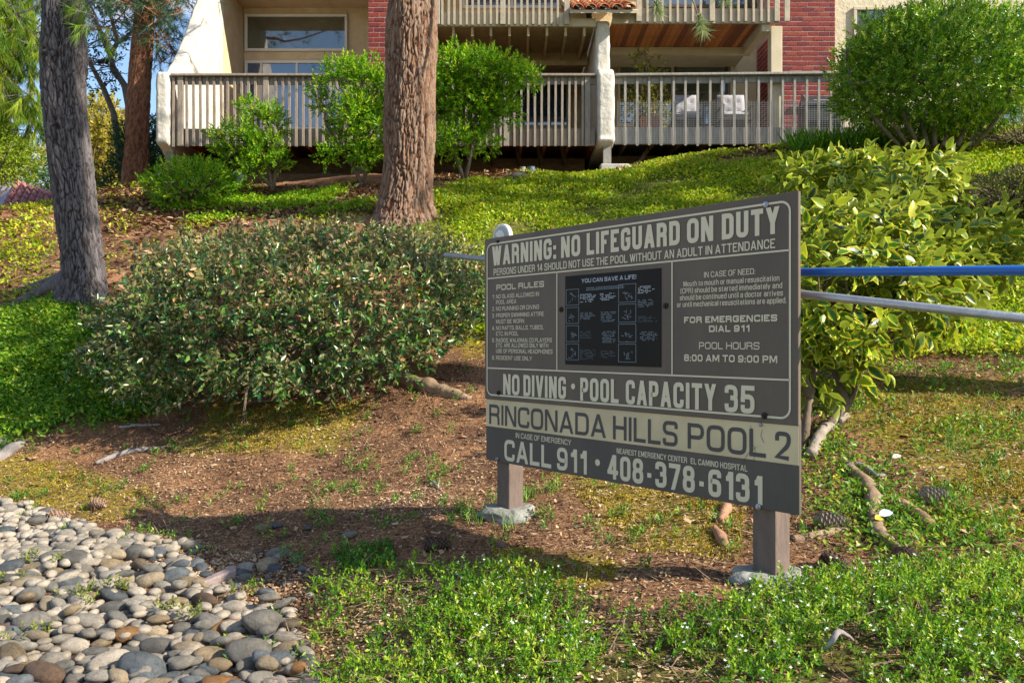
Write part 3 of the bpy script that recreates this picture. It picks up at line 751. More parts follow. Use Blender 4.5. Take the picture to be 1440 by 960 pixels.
# condensed sans lettering drawn stroke by stroke; each glyph fills a unit box
# ('S', points, closed): stroke with rounded corners ((x,y,0) = sharp); ('D', (x0,y0),(x1,y1)): slanted stroke with level ends; ('B', x, y): dot
_O = ('S', [(0, 0), (0, 1), (1, 1), (1, 0)], True)
GL = {
 'A': (.62, [('D', (0, 0), (.5, 1)), ('D', (1, 0), (.5, 1)), ('S', [(.2, .25, 0), (.8, .25, 0)], False, 0)]),
 'B': (.56, [('S', [(0, 0), (0, 1)], False), ('S', [(0, 0, 0), (0, 1, 0), (.94, 1), (.94, .53), (0, .53, 0)], False, 0), ('S', [(0, .53, 0), (1, .53), (1, 0), (0, 0, 0)], False, 0)]),
 'C': (.56, [('S', [(1, .70), (1, 1), (0, 1), (0, 0), (1, 0), (1, .30)], False, 0)]),
 'D': (.57, [('S', [(0, 0, 0), (0, 1, 0), (1, 1), (1, 0)], True)]),
 'E': (.48, [('S', [(1, 1, 0), (0, 1, 0), (0, 0, 0), (1, 0, 0)], False), ('S', [(0, .53, 0), (.85, .53, 0)], False, 0)]),
 'F': (.46, [('S', [(1, 1, 0), (0, 1, 0), (0, 0, 0)], False), ('S', [(0, .50, 0), (.85, .50, 0)], False, 0)]),
 'G': (.57, [('S', [(1, .72), (1, 1), (0, 1), (0, 0), (1, 0), (1, .48, 0), (.5, .48, 0)], False, 0)]),
 'H': (.57, [('S', [(0, 0), (0, 1)], False), ('S', [(1, 0), (1, 1)], False), ('S', [(0, .52), (1, .52)], False, 0)]),
 'I': (.0, [('S', [(.5, 0), (.5, 1)], False)]),
 'J': (.5, [('S', [(1, 1), (1, 0), (0, 0), (0, .3)], False, 0)]),
 'K': (.58, [('S', [(0, 0), (0, 1)], False), ('D', (.16, .36), (1, 1)), ('D', (.34, .55), (1, 0), 'b')]),
 'L': (.46, [('S', [(0, 1, 0), (0, 0, 0), (1, 0, 0)], False)]),
 'M': (.74, [('S', [(0, 0), (0, 1)], False), ('S', [(1, 0), (1, 1)], False), ('D', (.08, 1), (.5, .05)), ('D', (.92, 1), (.5, .05))]),
 'N': (.58, [('S', [(0, 0), (0, 1)], False), ('S', [(1, 0), (1, 1)], False), ('D', (.05, 1), (.95, 0))]),
 'O': (.58, [_O]), '0': (.52, [_O]),
 'P': (.54, [('S', [(0, 0), (0, 1)], False), ('S', [(0, 0, 0), (0, 1, 0), (1, 1), (1, .45), (0, .45, 0)], False, 0)]),
 'R': (.57, [('S', [(0, 0), (0, 1)], False), ('S', [(0, 0, 0), (0, 1, 0), (.96, 1), (.96, .49), (0, .49, 0)], False, 0), ('S', [(.3, .49), (.94, .49), (.97, 0)], False, 2)]),
 'S': (.55, [('S', [(1, .74), (1, 1), (0, 1), (0, .53), (1, .49), (1, 0), (0, 0), (0, .26)], False, 0)]),
 'T': (.54, [('S', [(0, 1), (1, 1)], False), ('S', [(.5, 0), (.5, 1)], False, 3)]),
 'U': (.57, [('S', [(0, 1), (0, 0), (1, 0), (1, 1)], False)]),
 'V': (.60, [('D', (0, 1), (.5, 0)), ('D', (1, 1), (.5, 0))]),
 'W': (.86, [('D', (0, 1), (.27, 0)), ('D', (.5, 1), (.27, 0)), ('D', (.5, 1), (.73, 0)), ('D', (1, 1), (.73, 0))]),
 'X': (.58, [('D', (0, 1), (1, 0)), ('D', (1, 1), (0, 0))]),
 'Y': (.60, [('D', (0, 1), (.5, .40)), ('D', (1, 1), (.5, .40)), ('S', [(.5, 0), (.5, .46)], False, 3)]),
 'Z': (.52, [('S', [(0, 1, 0), (1, 1, 0), (0, 0, 0), (1, 0, 0)], False)]),
 '1': (.30, [('S', [(1, 0), (1, 1)], False), ('S', [(.0, .80, 0), (1, .80, 0)], False, 0), ('D', (.45, .80), (.96, 1))]),
 '2': (.52, [('S', [(0, .70), (0, 1), (1, 1), (1, .56), (0, .03, 0), (1, 0, 0)], False, 0)]),
 '3': (.52, [('S', [(0, .74), (0, 1), (.96, 1), (.96, .53), (.4, .53, 0)], False, 0), ('S', [(.4, .53, 0), (1, .53), (1, 0), (0, 0), (0, .27)], False, 0)]),
 '4': (.56, [('S', [(.76, 0), (.76, 1)], False), ('S', [(0, .24), (1, .24)], False), ('D', (.02, .24), (.72, 1))]),
 '5': (.52, [('S', [(1, 1, 0), (.06, 1, 0), (.02, .48, 0)], False), ('S', [(0, .46), (0, .62), (1, .62), (1, 0), (0, 0), (0, .26)], False, 0)]),
 '6': (.52, [('S', [(1, .76), (1, 1), (0, 1), (0, 0), (1, 0), (1, .58), (0, .58, 0)], False, 0)]),
 '7': (.50, [('S', [(0, 1), (1, 1)], False), ('D', (.28, 0), (1, .95))]),
 '8': (.52, [('S', [(.03, .53), (.03, 1), (.97, 1), (.97, .53)], True), ('S', [(0, 0), (0, .53), (1, .53), (1, 0)], True)]),
 '9': (.52, [('S', [(0, .24), (0, 0), (1, 0), (1, 1), (0, 1), (0, .42), (1, .42, 0)], False, 0)]),
 ':': (.0, [('B', .5, 0), ('B', .5, .55)]), '.': (.0, [('B', .5, 0)]), ',': (.0, [('B', .5, 0), ('B', .5, -.1)]), '-': (.28, [('S', [(0, .38), (1, .38)], False, 0)]),
 '!': (.0, [('B', .5, 0), ('S', [(.5, .34), (.5, 1)], False, 0)]), '(': (.14, [('S', [(1, 1.08), (0, .9), (0, .0), (1, -.18)], False, 0)]), ')': (.14, [('S', [(0, 1.08), (1, .9), (1, .0), (0, -.18)], False, 0)]),
}
_x = .70
GL.update({
 'a': (.46, [('S', [(0, _x), (1, _x), (1, 0, 0)], False, 2), ('S', [(1, .42, 0), (0, .42), (0, 0), (1, 0, 0)], False, 0)]), 'b': (.46, [('S', [(0, 0), (0, 1)], False), ('S', [(0, 0, 0), (0, _x, 0), (1, _x), (1, 0)], True)]),
 'c': (.44, [('S', [(1, .48), (1, _x), (0, _x), (0, 0), (1, 0), (1, .22)], False, 0)]), 'd': (.46, [('S', [(1, 0), (1, 1)], False), ('S', [(1, 0, 0), (1, _x, 0), (0, _x), (0, 0)], True)]),
 'e': (.46, [('S', [(0, .36, 0), (1, .36, 0), (1, _x), (0, _x), (0, 0), (1, 0), (1, .12)], False, 0)]), 'f': (.26, [('S', [(1, 1), (.3, 1), (.3, 0, 0)], False, 2), ('S', [(0, _x), (1, _x)], False, 0)]),
 'h': (.45, [('S', [(0, 0), (0, 1)], False), ('S', [(0, _x, 0), (1, _x), (1, 0, 0)], False)]), 'i': (.0, [('S', [(.5, 0), (.5, _x)], False), ('B', .5, 1)]), 'l': (.0, [('S', [(.5, 0), (.5, 1)], False)]),
 'm': (.74, [('S', [(0, 0, 0), (0, _x, 0), (.5, _x), (.5, 0, 0)], False), ('S', [(.5, _x, 0), (1, _x), (1, 0, 0)], False)]), 'n': (.45, [('S', [(0, 0, 0), (0, _x, 0), (1, _x), (1, 0, 0)], False)]),
 'o': (.46, [('S', [(0, 0), (0, _x), (1, _x), (1, 0)], True)]), 'p': (.46, [('S', [(0, -.25), (0, _x)], False), ('S', [(0, 0, 0), (0, _x, 0), (1, _x), (1, 0)], True)]), 'r': (.26, [('S', [(0, 0, 0), (0, _x, 0), (1, _x, 0)], False, 3)]),
 's': (.42, [('S', [(1, .54), (1, _x), (0, _x), (0, .37), (1, .34), (1, 0), (0, 0), (0, .17)], False, 0)]), 't': (.26, [('S', [(.3, .92, 0), (.3, 0), (1, 0)], False, 0), ('S', [(0, _x), (1, _x)], False, 0)]),
 'u': (.45, [('S', [(0, _x), (0, 0), (1, 0, 0), (1, _x, 0)], False)]), 'v': (.46, [('D', (0, _x), (.5, 0)), ('D', (1, _x), (.5, 0))]), 'y': (.46, [('D', (0, _x), (.5, 0)), ('D', (1, _x), (.25, -.25))]),
})
def draw_text(s, W, Hh, tv, space=None, d0=0.0):
    """text filling W x Hh with stroke thickness tv (metres); returns an MB in (u, d, v)"""
    gap = (space if space is not None else .42)
    def units(sx):                                   # total width when box widths are scaled by sx
        x = 0
        for i, ch in enumerate(s):
            if ch == ' ': x += (.30 * Hh * sx); continue
            x += GL[ch][0] * Hh * sx + tv
            if i < len(s) - 1: x += gap * tv + .05 * Hh * sx
        return x
    lo, hi = .02, 6
    for _ in range(50):
        m_ = (lo + hi) / 2
        if units(m_) > W: hi = m_
        else: lo = m_
    sx = lo; mb = MB(); x = 0; cnt = 0
    for i, ch in enumerate(s):
        if ch == ' ': x += .30 * Hh * sx; continue
        w, st = GL[ch]; w = w * Hh * sx; t = tv
        bw, bh = w, Hh - t
        for q_ in st:
            d_ = d0 - .00012 * (cnt % 3); cnt += 1
            if q_[0] == 'B':
                cx, cy = x + t / 2 + w * q_[1], t / 2 + bh * q_[2]
                mb.add([(cx - t / 2, d_, cy - t / 2), (cx + t / 2, d_, cy - t / 2), (cx + t / 2, d_, cy + t / 2), (cx - t / 2, d_, cy + t / 2)], [(0, 1, 2, 3)]); continue
            if q_[0] == 'D':
                (a, b), (c, e) = q_[1], q_[2]
                y0, y1 = b * Hh if b in (0, 1) else t / 2 + b * bh, e * Hh if e in (0, 1) else t / 2 + e * bh
                x0, x1 = x + t / 2 + a * w, x + t / 2 + c * w
                th = t * min(1.9, math.sqrt(1 + ((x1 - x0) / (y1 - y0)) ** 2)) / 2
                mb.add([(x0 - th, d_, y0), (x0 + th, d_, y0), (x1 + th, d_, y1), (x1 - th, d_, y1)], [(0, 1, 2, 3)]); continue
            pts, closed = q_[1], q_[2]; ext = 1 if len(q_) < 4 else q_[3]
            P2 = [Vector((x + t / 2 + p_[0] * w, t / 2 + p_[1] * bh)) for p_ in pts]; sharp = [len(p_) == 3 for p_ in pts]
            n = len(P2)
            if not closed:
                if ext:
                    e0, e1 = (P2[0] - P2[1]).normalized() * t / 2, (P2[-1] - P2[-2]).normalized() * t / 2; P2[0] = P2[0] + e0 * (ext in (1, 3)); P2[-1] = P2[-1] + e1 * (ext in (1, 2))
            out = []
            for k in range(n):
                if (not closed and k in (0, n - 1)) or sharp[k]: out.append(P2[k]); continue
                a, b, c = P2[(k - 1) % n], P2[k], P2[(k + 1) % n]
                la, lc = (a - b).length, (c - b).length
                r_ = min(max(bw * .46, t * .3), la * .48, lc * .48, Hh * .24)
                p0, p1 = b + (a - b).normalized() * r_, b + (c - b).normalized() * r_
                for j in range(5):
                    u_ = j / 4; ctrl = b; out.append(p0 * (1 - u_) ** 2 + ctrl * 2 * u_ * (1 - u_) * 1.0 + p1 * u_ ** 2)
            m = len(out); L_, R_ = [], []
            for k in range(m):
                pa = out[(k - 1) % m] if (closed or k) else None; pc = out[(k + 1) % m] if (closed or k < m - 1) else None
                d1 = (out[k] - pa).normalized() if pa is not None else (pc - out[k]).normalized(); d2 = (pc - out[k]).normalized() if pc is not None else d1
                n1 = Vector((-d1.y, d1.x)); n2 = Vector((-d2.y, d2.x)); mm = (n1 + n2); mm = mm.normalized() if mm.length > .1 else n1
                k_ = min(1.6, 1 / max(.3, mm.dot(n1))) * t / 2
                L_.append((out[k].x + mm.x * k_, d_, out[k].y + mm.y * k_)); R_.append((out[k].x - mm.x * k_, d_, out[k].y - mm.y * k_))
            mq = m if closed else m - 1
            mb.add(L_ + R_, [(k, (k + 1) % m, m + (k + 1) % m, m + k) for k in range(mq)])
        x += w + t + gap * tv + .05 * Hh * sx
    return mb
def text_fit(s, pa, pb, m, parent, bold=.16, d=-.0085, name='lettering', vrange=None):
    ua, va = suv(*pa); ub, vb = suv(*pb)
    if vrange: va, vb = vrange
    mb = draw_text(s, ub - ua, vb - va, bold * (vb - va), d0=d)
    mb.v = [(x + ua, y, z + va) for x, y, z in mb.v]
    me = bpy.data.meshes.new(name); me.from_pydata(mb.v, [], mb.f)
    return slink(me, name, m, parent)
B = .175
text_fit('WARNING:', (694, 372), (784, 334), CREAM, up_p, B * 1.12, vrange=(.372, .466))
text_fit('NO', (791, 362), (818, 330), CREAM, up_p, B * 1.12, vrange=(.372, .466))
text_fit('LIFEGUARD', (827, 358), (958, 313), CREAM, up_p, B * 1.12, vrange=(.372, .466))
text_fit('ON', (968, 346), (1005, 306), CREAM, up_p, B * 1.12, vrange=(.372, .466))
text_fit('DUTY', (1017, 340), (1098, 293), CREAM, up_p, B * 1.12, vrange=(.372, .466))
text_fit('PERSONS UNDER 14 SHOULD NOT USE THE POOL WITHOUT AN ADULT IN ATTENDANCE', (696, 383.5), (1092, 338), CREAM, up_p, .15, vrange=(.323, .356))
text_fit('POOL RULES', (700, 408.5), (767, 395), CREAM, up_p, .20)
rules = [('1.', 'NO GLASS ALLOWED IN', 420, 760), ('', 'POOL AREA', 428, 728), ('2.', 'NO RUNNING OR DIVING', 437, 760), ('3.', 'PROPER SWIMMING ATTIRE', 446.5, 767), ('', 'MUST BE WORN', 455, 739),
         ('4.', 'NO RAFTS, BALLS, TUBES,', 464, 766), ('', 'ETC. IN POOL', 472, 731), ('5.', 'RADIOS, WALKMAN, CD PLAYERS', 481, 778), ('', 'ETC. ARE ALLOWED ONLY WITH', 488, 773), ('', 'USE OF PERSONAL HEADPHONES', 496, 779), ('6.', 'RESIDENT USE ONLY', 505.5, 750)]
for num, s, y, xe in rules:
    v = suv(699, y)[1]
    if num: text_fit(num, (694, y), (697.5, y - 6), CREAM, up_p, .15, vrange=(v, v + .0195))
    text_fit(s, (699.5, y), (xe, y - 6), CREAM, up_p, .15, vrange=(v, v + .0195))
for s, xa, xe, y, hh, bo in (('IN CASE OF NEED:', 992, 1064, 388, .021, .14), ('Mouth to mouth or manual resuscitation', 963, 1098, 399, .020, .14), ('(CPR) should be started immediately and', 959, 1102, 409, .020, .14),
                         ('should be continued until a doctor arrives', 958, 1103, 419, .020, .14), ('or until mechanical resuscitations are applied.', 954, 1108, 429, .020, .14),
                         ('FOR EMERGENCIES', 964, 1095, 453, .024, .24), ('DIAL 911', 999, 1056, 466.5, .024, .24), ('POOL HOURS', 985, 1070, 491, .026, .15), ('8:00 AM TO 9:00 PM', 964, 1095, 509, .026, .21)):
    xm = (xa + xe) / 2; v = suv(xm, y)[1]
    text_fit(s, (xa, y), (xe, y - 8), CREAM, up_p, bo, vrange=(v, v + hh))
text_fit('NO', (709.5, 552), (732.5, 524), CREAM, up_p, B, vrange=(-.256, -.157))
text_fit('DIVING', (738, 555), (798, 527), CREAM, up_p, B, vrange=(-.256, -.157))
text_fit('POOL', (818, 562), (872, 531), CREAM, up_p, B, vrange=(-.256, -.157))
text_fit('CAPACITY', (882, 567), (1009, 538), CREAM, up_p, B, vrange=(-.256, -.157))
text_fit('35', (1021, 579), (1063, 542.5), CREAM, up_p, B, vrange=(-.256, -.157))
def dot(px, py, r_, m, parent, d=-.0088, name='bullet'):
    u, v = suv(px, py); mb = MB(); mb.add([(u + r_ * math.cos(a), d, v + r_ * math.sin(a)) for a in np.linspace(0, 6.283, 15)[:-1]], [tuple(range(14))])
    return slink(mb.mesh('dot'), name, m, parent)
dot(808, 543, .013, CREAM, up_p)
text_fit('RINCONADA', (688, 597), (852, 574), INK, lo_p, .155, d=-.0004, vrange=(-.408, -.310))
text_fit('HILLS', (862, 616), (953, 591), INK, lo_p, .155, d=-.0004, vrange=(-.408, -.310))
text_fit('POOL', (967, 632), (1077, 602), INK, lo_p, .155, d=-.0004, vrange=(-.408, -.310))
text_fit('2', (1090, 648), (1112, 609), INK, lo_p, .155, d=-.0004, vrange=(-.408, -.310))
text_fit('IN CASE OF EMERGENCY', (725, 613), (803, 615), CREAM, lo_p, .15, d=.001, vrange=(-.459, -.4345))
text_fit('CALL', (709, 645), (775, 624), CREAM, lo_p, .18, d=.001, vrange=(-.576, -.474))
text_fit('911', (783, 655), (825, 631), CREAM, lo_p, .18, d=.001, vrange=(-.576, -.474))
dot(840, 650, .0145, CREAM, lo_p, d=.001)
text_fit('408-378-6131', (854, 671), (1072, 669), CREAM, lo_p, .18, d=.001, vrange=(-.576, -.474))
text_fit('NEAREST EMERGENCY CENTER', (867, 633), (966, 641), CREAM, lo_p, .15, d=.001, vrange=(-.465, -.443))
text_fit('EL CAMINO HOSPITAL', (971, 651), (1051, 651), CREAM, lo_p, .15, d=.001, vrange=(-.465, -.443))
for k, pts_ in enumerate((((1055, 598), (1059, 607), (1057, 618), (1062, 634), (1060, 650)), ((1044, 652), (1050, 640), (1058, 632), (1064, 628)), ((1072, 604), (1070, 612), (1074, 622)))):
    slink(ribbon([suv(*q_) for q_ in pts_], .0016).mesh('l'), 'surface_crack', INK, lo_p).data.transform(Matrix.Translation(-SN * -.0002 * 0 - SN * .0078 + SN * .0003))
# bolts
BOLT = mat('dull_bolt', (.03, .025, .022), .5, metal=.5); BOLTZ = mat('zinc_bolt', (.35, .37, .40), .35, metal=.8)
def bolt(px, py, m, r_=.011, d=-.006):
    u, v = suv(px, py); b = MB(); pts_ = [(u, d, v), (u, d - .006, v), (u, d - .008, v)]
    b.tube(pts_, [r_, r_, r_ * .6], 8); b.tube([(u, d - .008, v), (u, d - .013, v)], r_ * .5, 6)
    slink(b.mesh('bolt'), 'bolt', m, sign)
for px, py in ((703, 552), (1077, 584), (791, 435), (938, 430)): bolt(px, py, BOLT, .012)
bolt(1079, 288, BOLTZ, .011); bolt(702, 340, BOLT, .008); bolt(1070, 597, BOLTZ, .007, .0); bolt(1067, 712, BOLTZ, .011, .0); bolt(700, 645, BOLTZ, .008, .0)
# poster
POSTER = mat('poster_black', (.014, .011, .009), .5, (.009, .009, .008), 2, 0, spec=.12)
pu0, pu1 = suv(797, 450)[0], suv(931.5, 450)[0]; pv0 = (suv(797, 512)[1] + suv(931, 516)[1]) / 2; pv1 = (suv(797, 388)[1] + suv(931, 378)[1]) / 2
po = slink(sbox(pu0, pu1, -.0095, -.0062, pv0, pv1).mesh('poster'), 'poster', POSTER, sign, 'dark resuscitation poster bolted to the middle of the panel')
PRW = mat('poster_print_white', (.34, .38, .42), .6); PRD = mat('poster_print_grey', (.055, .07, .085), .6); PRM = mat('poster_print_mid', (.13, .155, .18), .6)
text_fit('YOU CAN SAVE A LIFE!', (820, 398), (897, 386), PRW, po, .19, d=-.0098)
pw, ph = pu1 - pu0, pv1 - pv0
def pbox(mb, a0, a1, c0, c1): mb.add([(pu0 + a0 * pw, -.0099, pv1 - c0 * ph), (pu0 + a1 * pw, -.0099, pv1 - c0 * ph), (pu0 + a1 * pw, -.0099, pv1 - c1 * ph), (pu0 + a0 * pw, -.0099, pv1 - c1 * ph)], [(0, 1, 2, 3)])
def tinyrows(a0, a1, c0, rows, m, ht=.0085, gap=.0165, fill=.86):
    mb = MB()
    for r_ in range(rows):
        a = a0 + random.uniform(0, .006); end = a1 - random.uniform(0, .05 if r_ < rows - 1 else .10)
        while a < end:
            w_ = random.uniform(.006, .02)
            if random.random() < fill: pbox(mb, a, min(a + w_, end), c0 + r_ * gap, c0 + r_ * gap + ht)
            a += w_ + .004
    slink(mb.mesh('print'), 'small_print', m, po)
tinyrows(.24, .68, .145, 2, PRM, .012, .02, .96)
for a0, a1, c0, rw, m_ in ((.17, .36, .215, 6, PRW), (.17, .34, .42, 5, PRM), (.17, .33, .63, 5, PRD), (.17, .35, .83, 7, PRD), (.39, .57, .22, 5, PRW), (.40, .57, .42, 7, PRM), (.41, .57, .63, 8, PRM), (.40, .56, .84, 5, PRD),
                       (.78, .95, .17, 5, PRW), (.78, .97, .31, 5, PRM), (.78, .97, .48, 4, PRD), (.80, .98, .64, 6, PRM)):
    tinyrows(a0, a1, c0, rw, m_, fill=.8)
mbp = MB()
def frame_(a0, a1, c0, c1, t=.006):
    pbox(mbp, a0, a1, c0, c0 + t); pbox(mbp, a0, a1, c1 - t, c1); pbox(mbp, a0, a0 + t, c0 + t, c1 - t); pbox(mbp, a1 - t, a1, c0 + t, c1 - t)
for k in range(4): frame_(.01, .16, .15 + k * .205, .335 + k * .205); frame_(.585, .765, .135 + k * .21, .33 + k * .21)
slink(mbp.mesh('print'), 'picture_frame_lines', PRM, po)
mbd = MB()
for k in range(8):                            # little line drawings in the frames
    cx = .085 if k < 4 else .675; cy = .26 + (k % 4) * .207
    for _ in range(9):
        a = cx + random.gauss(0, .025); c_ = cy + random.gauss(0, .03); an = random.uniform(0, 3.1); ln = random.uniform(.01, .025)
        dx, dy = math.cos(an) * ln, math.sin(an) * ln
        A_ = (pu0 + (a - dx) * pw, -.0099, pv1 - (c_ - dy) * ph); B_ = (pu0 + (a + dx) * pw, -.0099, pv1 - (c_ + dy) * ph); t_ = .0013
        mbd.add([(A_[0] - t_ * math.sin(an), A_[1], A_[2] - t_), (A_[0] + t_ * math.sin(an), A_[1], A_[2] + t_), (B_[0] + t_ * math.sin(an), B_[1], B_[2] + t_), (B_[0] - t_ * math.sin(an), B_[1], B_[2] - t_)], [(0, 1, 2, 3)])
slink(mbd.mesh('print'), 'line_drawing', PRM, po)
# concrete footings at the posts
CONF = mat('footing_concrete', (.27, .27, .245), .95, (.15, .15, .13), 9, 1.0, 22)
for pxf, lab, r_ in ((703, 'rough concrete footing at the foot of the left sign post', .125), (1070, 'rough concrete footing at the foot of the right sign post', .115)):
    u = suv(pxf, 600)[0]; c = SL + SU * u - SN * .05; g = gz(c.x, c.y)
    bmf = bmesh.new(); bmesh.ops.create_icosphere(bmf, subdivisions=4, radius=1)
    for v in bmf.verts:
        k = 1 + .35 * mnoise.noise(v.co * 1.7 + Vector((pxf, 0, 0))) + .10 * mnoise.noise(v.co * 5 + Vector((pxf, 0, 0)))
        v.co = Vector((v.co.x * r_ * 1.15 * k, v.co.y * r_ * k, (min(v.co.z, .55) * .5 + .06 * mnoise.noise(v.co * 4)) * r_ * 1.1)) + Vector((c.x, c.y, g + .005))
    me = bpy.data.meshes.new('concrete_footing'); bmf.to_mesh(me); bmf.free(); me.polygons.foreach_set('use_smooth', [True] * len(me.polygons))
    tag(link('concrete_footing', me, CONF), lab, 'footing')
# poles hung on the back of the sign
def behind(px, py, Z): return P(px, py, Z)
def iz(px): return 1 / (.3448 + (px - 1124) * .0002483)
GREY = mat('aluminium_pole', (.42, .43, .45), .38, (.34, .35, .37), 20, .1, 60, metal=.7, stretch=(1, 1, 1))
BLUE = mat('blue_pole', (.006, .075, .33), .32, (.01, .10, .36), 3, 0, spec=.5)
a, c = P(627, 358.5, iz(627)), P(1124, 413, iz(1124)); e = c + (c - a).normalized() * 1.6
b = MB(); b.tube([a, a + (e - a) * .5, e], .0145, 16); b.tube([a - (e - a).normalized() * .012, a], [.009, .0145], 16)
g_ = b.build('pool_pole', GREY, None, smooth=False)
g_.data.polygons.foreach_set('use_smooth', [len(f.vertices) == 4 for f in g_.data.polygons])
tag(g_, 'long grey aluminium pole slanting behind the pool sign', 'pole')
a2, c2 = P(720, 386, iz(720)), P(1440, 380, iz(1440)); e2 = c2 + (c2 - a2).normalized() * .9
b = MB(); b.tube([a2, a2 + (e2 - a2) * .5, e2], .0150, 16); b_ = b.build('pool_pole', BLUE, None)
b_.data.polygons.foreach_set('use_smooth', [len(f.vertices) == 4 for f in b_.data.polygons])
tag(b_, 'bright blue pole lying level behind the pool sign', 'pole')
# round white disc rising behind the left end
rc = P(707, 333.5, 4.12)
b = MB(); b.tube([rc + SN * .012, rc - SN * .012], .066, 28); disc = b.build('round_disc', WHITE, None, bevel=.002)
tag(disc, 'round white disc peeking over the top left corner of the sign', 'disc')
b = MB(); b.tube([rc + SN * .0122, rc + SN * .016], .054, 28); b.build('inset', mat('disc_grey', (.30, .35, .36), .5), disc)
b = MB(); v_ = []
for k in range(11): a = math.pi * (k / 10) - .5; v_.append(rc + SN * .0175 + SU * (-.004 + .040 * math.cos(a)) + Vector((0, 0, .040 * math.sin(a) - .008 + .004 * (k % 2))))
b.add(v_, [tuple(range(11))]); b.build('emblem', WHITE, disc)

PINES_OUT = [(6.8, 3.7, 15.5, 3.3, 101, 'pine standing outside the right of the frame, nearer one'), (11.5, 6.6, 12, 2.4, 102, 'pine standing outside the right of the frame, farther one'), (9.4, 8.3, 10.5, 1.9, 104, 'pine standing outside the right of the frame, highest on the slope')]
# ------------------------------------------------------------------ trunks with plated bark
def bark_mat(name, plate, plate2, furrow, bumpk=.5):
    m = bpy.data.materials.new(name); m.use_nodes = True
    n, l = m.node_tree.nodes, m.node_tree.links; p = n['Principled BSDF']; p.inputs['Roughness'].default_value = .9; p.inputs['Specular IOR Level'].default_value = .2
    tc = n.new('ShaderNodeTexCoord'); mp = n.new('ShaderNodeMapping'); mp.inputs['Scale'].default_value = (1, 1, .25); l.new(tc.outputs['Object'], mp.inputs[0])
    t = n.new('ShaderNodeTexNoise'); t.inputs['Scale'].default_value = 22; t.inputs['Detail'].default_value = 7; t.inputs['Roughness'].default_value = .7; l.new(mp.outputs[0], t.inputs['Vector'])
    r = n.new('ShaderNodeValToRGB'); r.color_ramp.elements[0].position = .35; r.color_ramp.elements[1].position = .65; r.color_ramp.elements[0].color = hexc(*plate2); r.color_ramp.elements[1].color = hexc(*plate)
    l.new(t.outputs['Fac'], r.inputs['Fac'])
    a = n.new('ShaderNodeAttribute'); a.attribute_name = 'edge'
    mx = n.new('ShaderNodeMixRGB'); mx.inputs['Color2'].default_value = hexc(*furrow); l.new(a.outputs['Fac'], mx.inputs['Fac']); l.new(r.outputs[0], mx.inputs['Color1']); l.new(mx.outputs[0], p.inputs['Base Color'])
    b = n.new('ShaderNodeBump'); b.inputs['Strength'].default_value = bumpk; b.inputs['Distance'].default_value = .02; l.new(t.outputs['Fac'], b.inputs['Height']); l.new(b.outputs[0], p.inputs['Normal'])
    MATS[name] = m; return m
BARK_L = bark_mat('grey_pine_bark', (.155, .14, .142), (.07, .062, .064), (.018, .012, .011), 1.0)
BARK_R = bark_mat('red_pine_bark', (.25, .19, .145), (.18, .09, .05), (.085, .032, .014), .9)
BARK_F = bark_mat('orange_pine_bark', (.33, .15, .08), (.22, .09, .05), (.09, .035, .02), .8)
BARK_S = mat('shrub_stem', (.17, .125, .085), .85, (.10, .07, .05), 14, .4, 40)
BARK_G = mat('grey_branch', (.20, .17, .15), .9, (.12, .10, .09), 10, .4, 40)
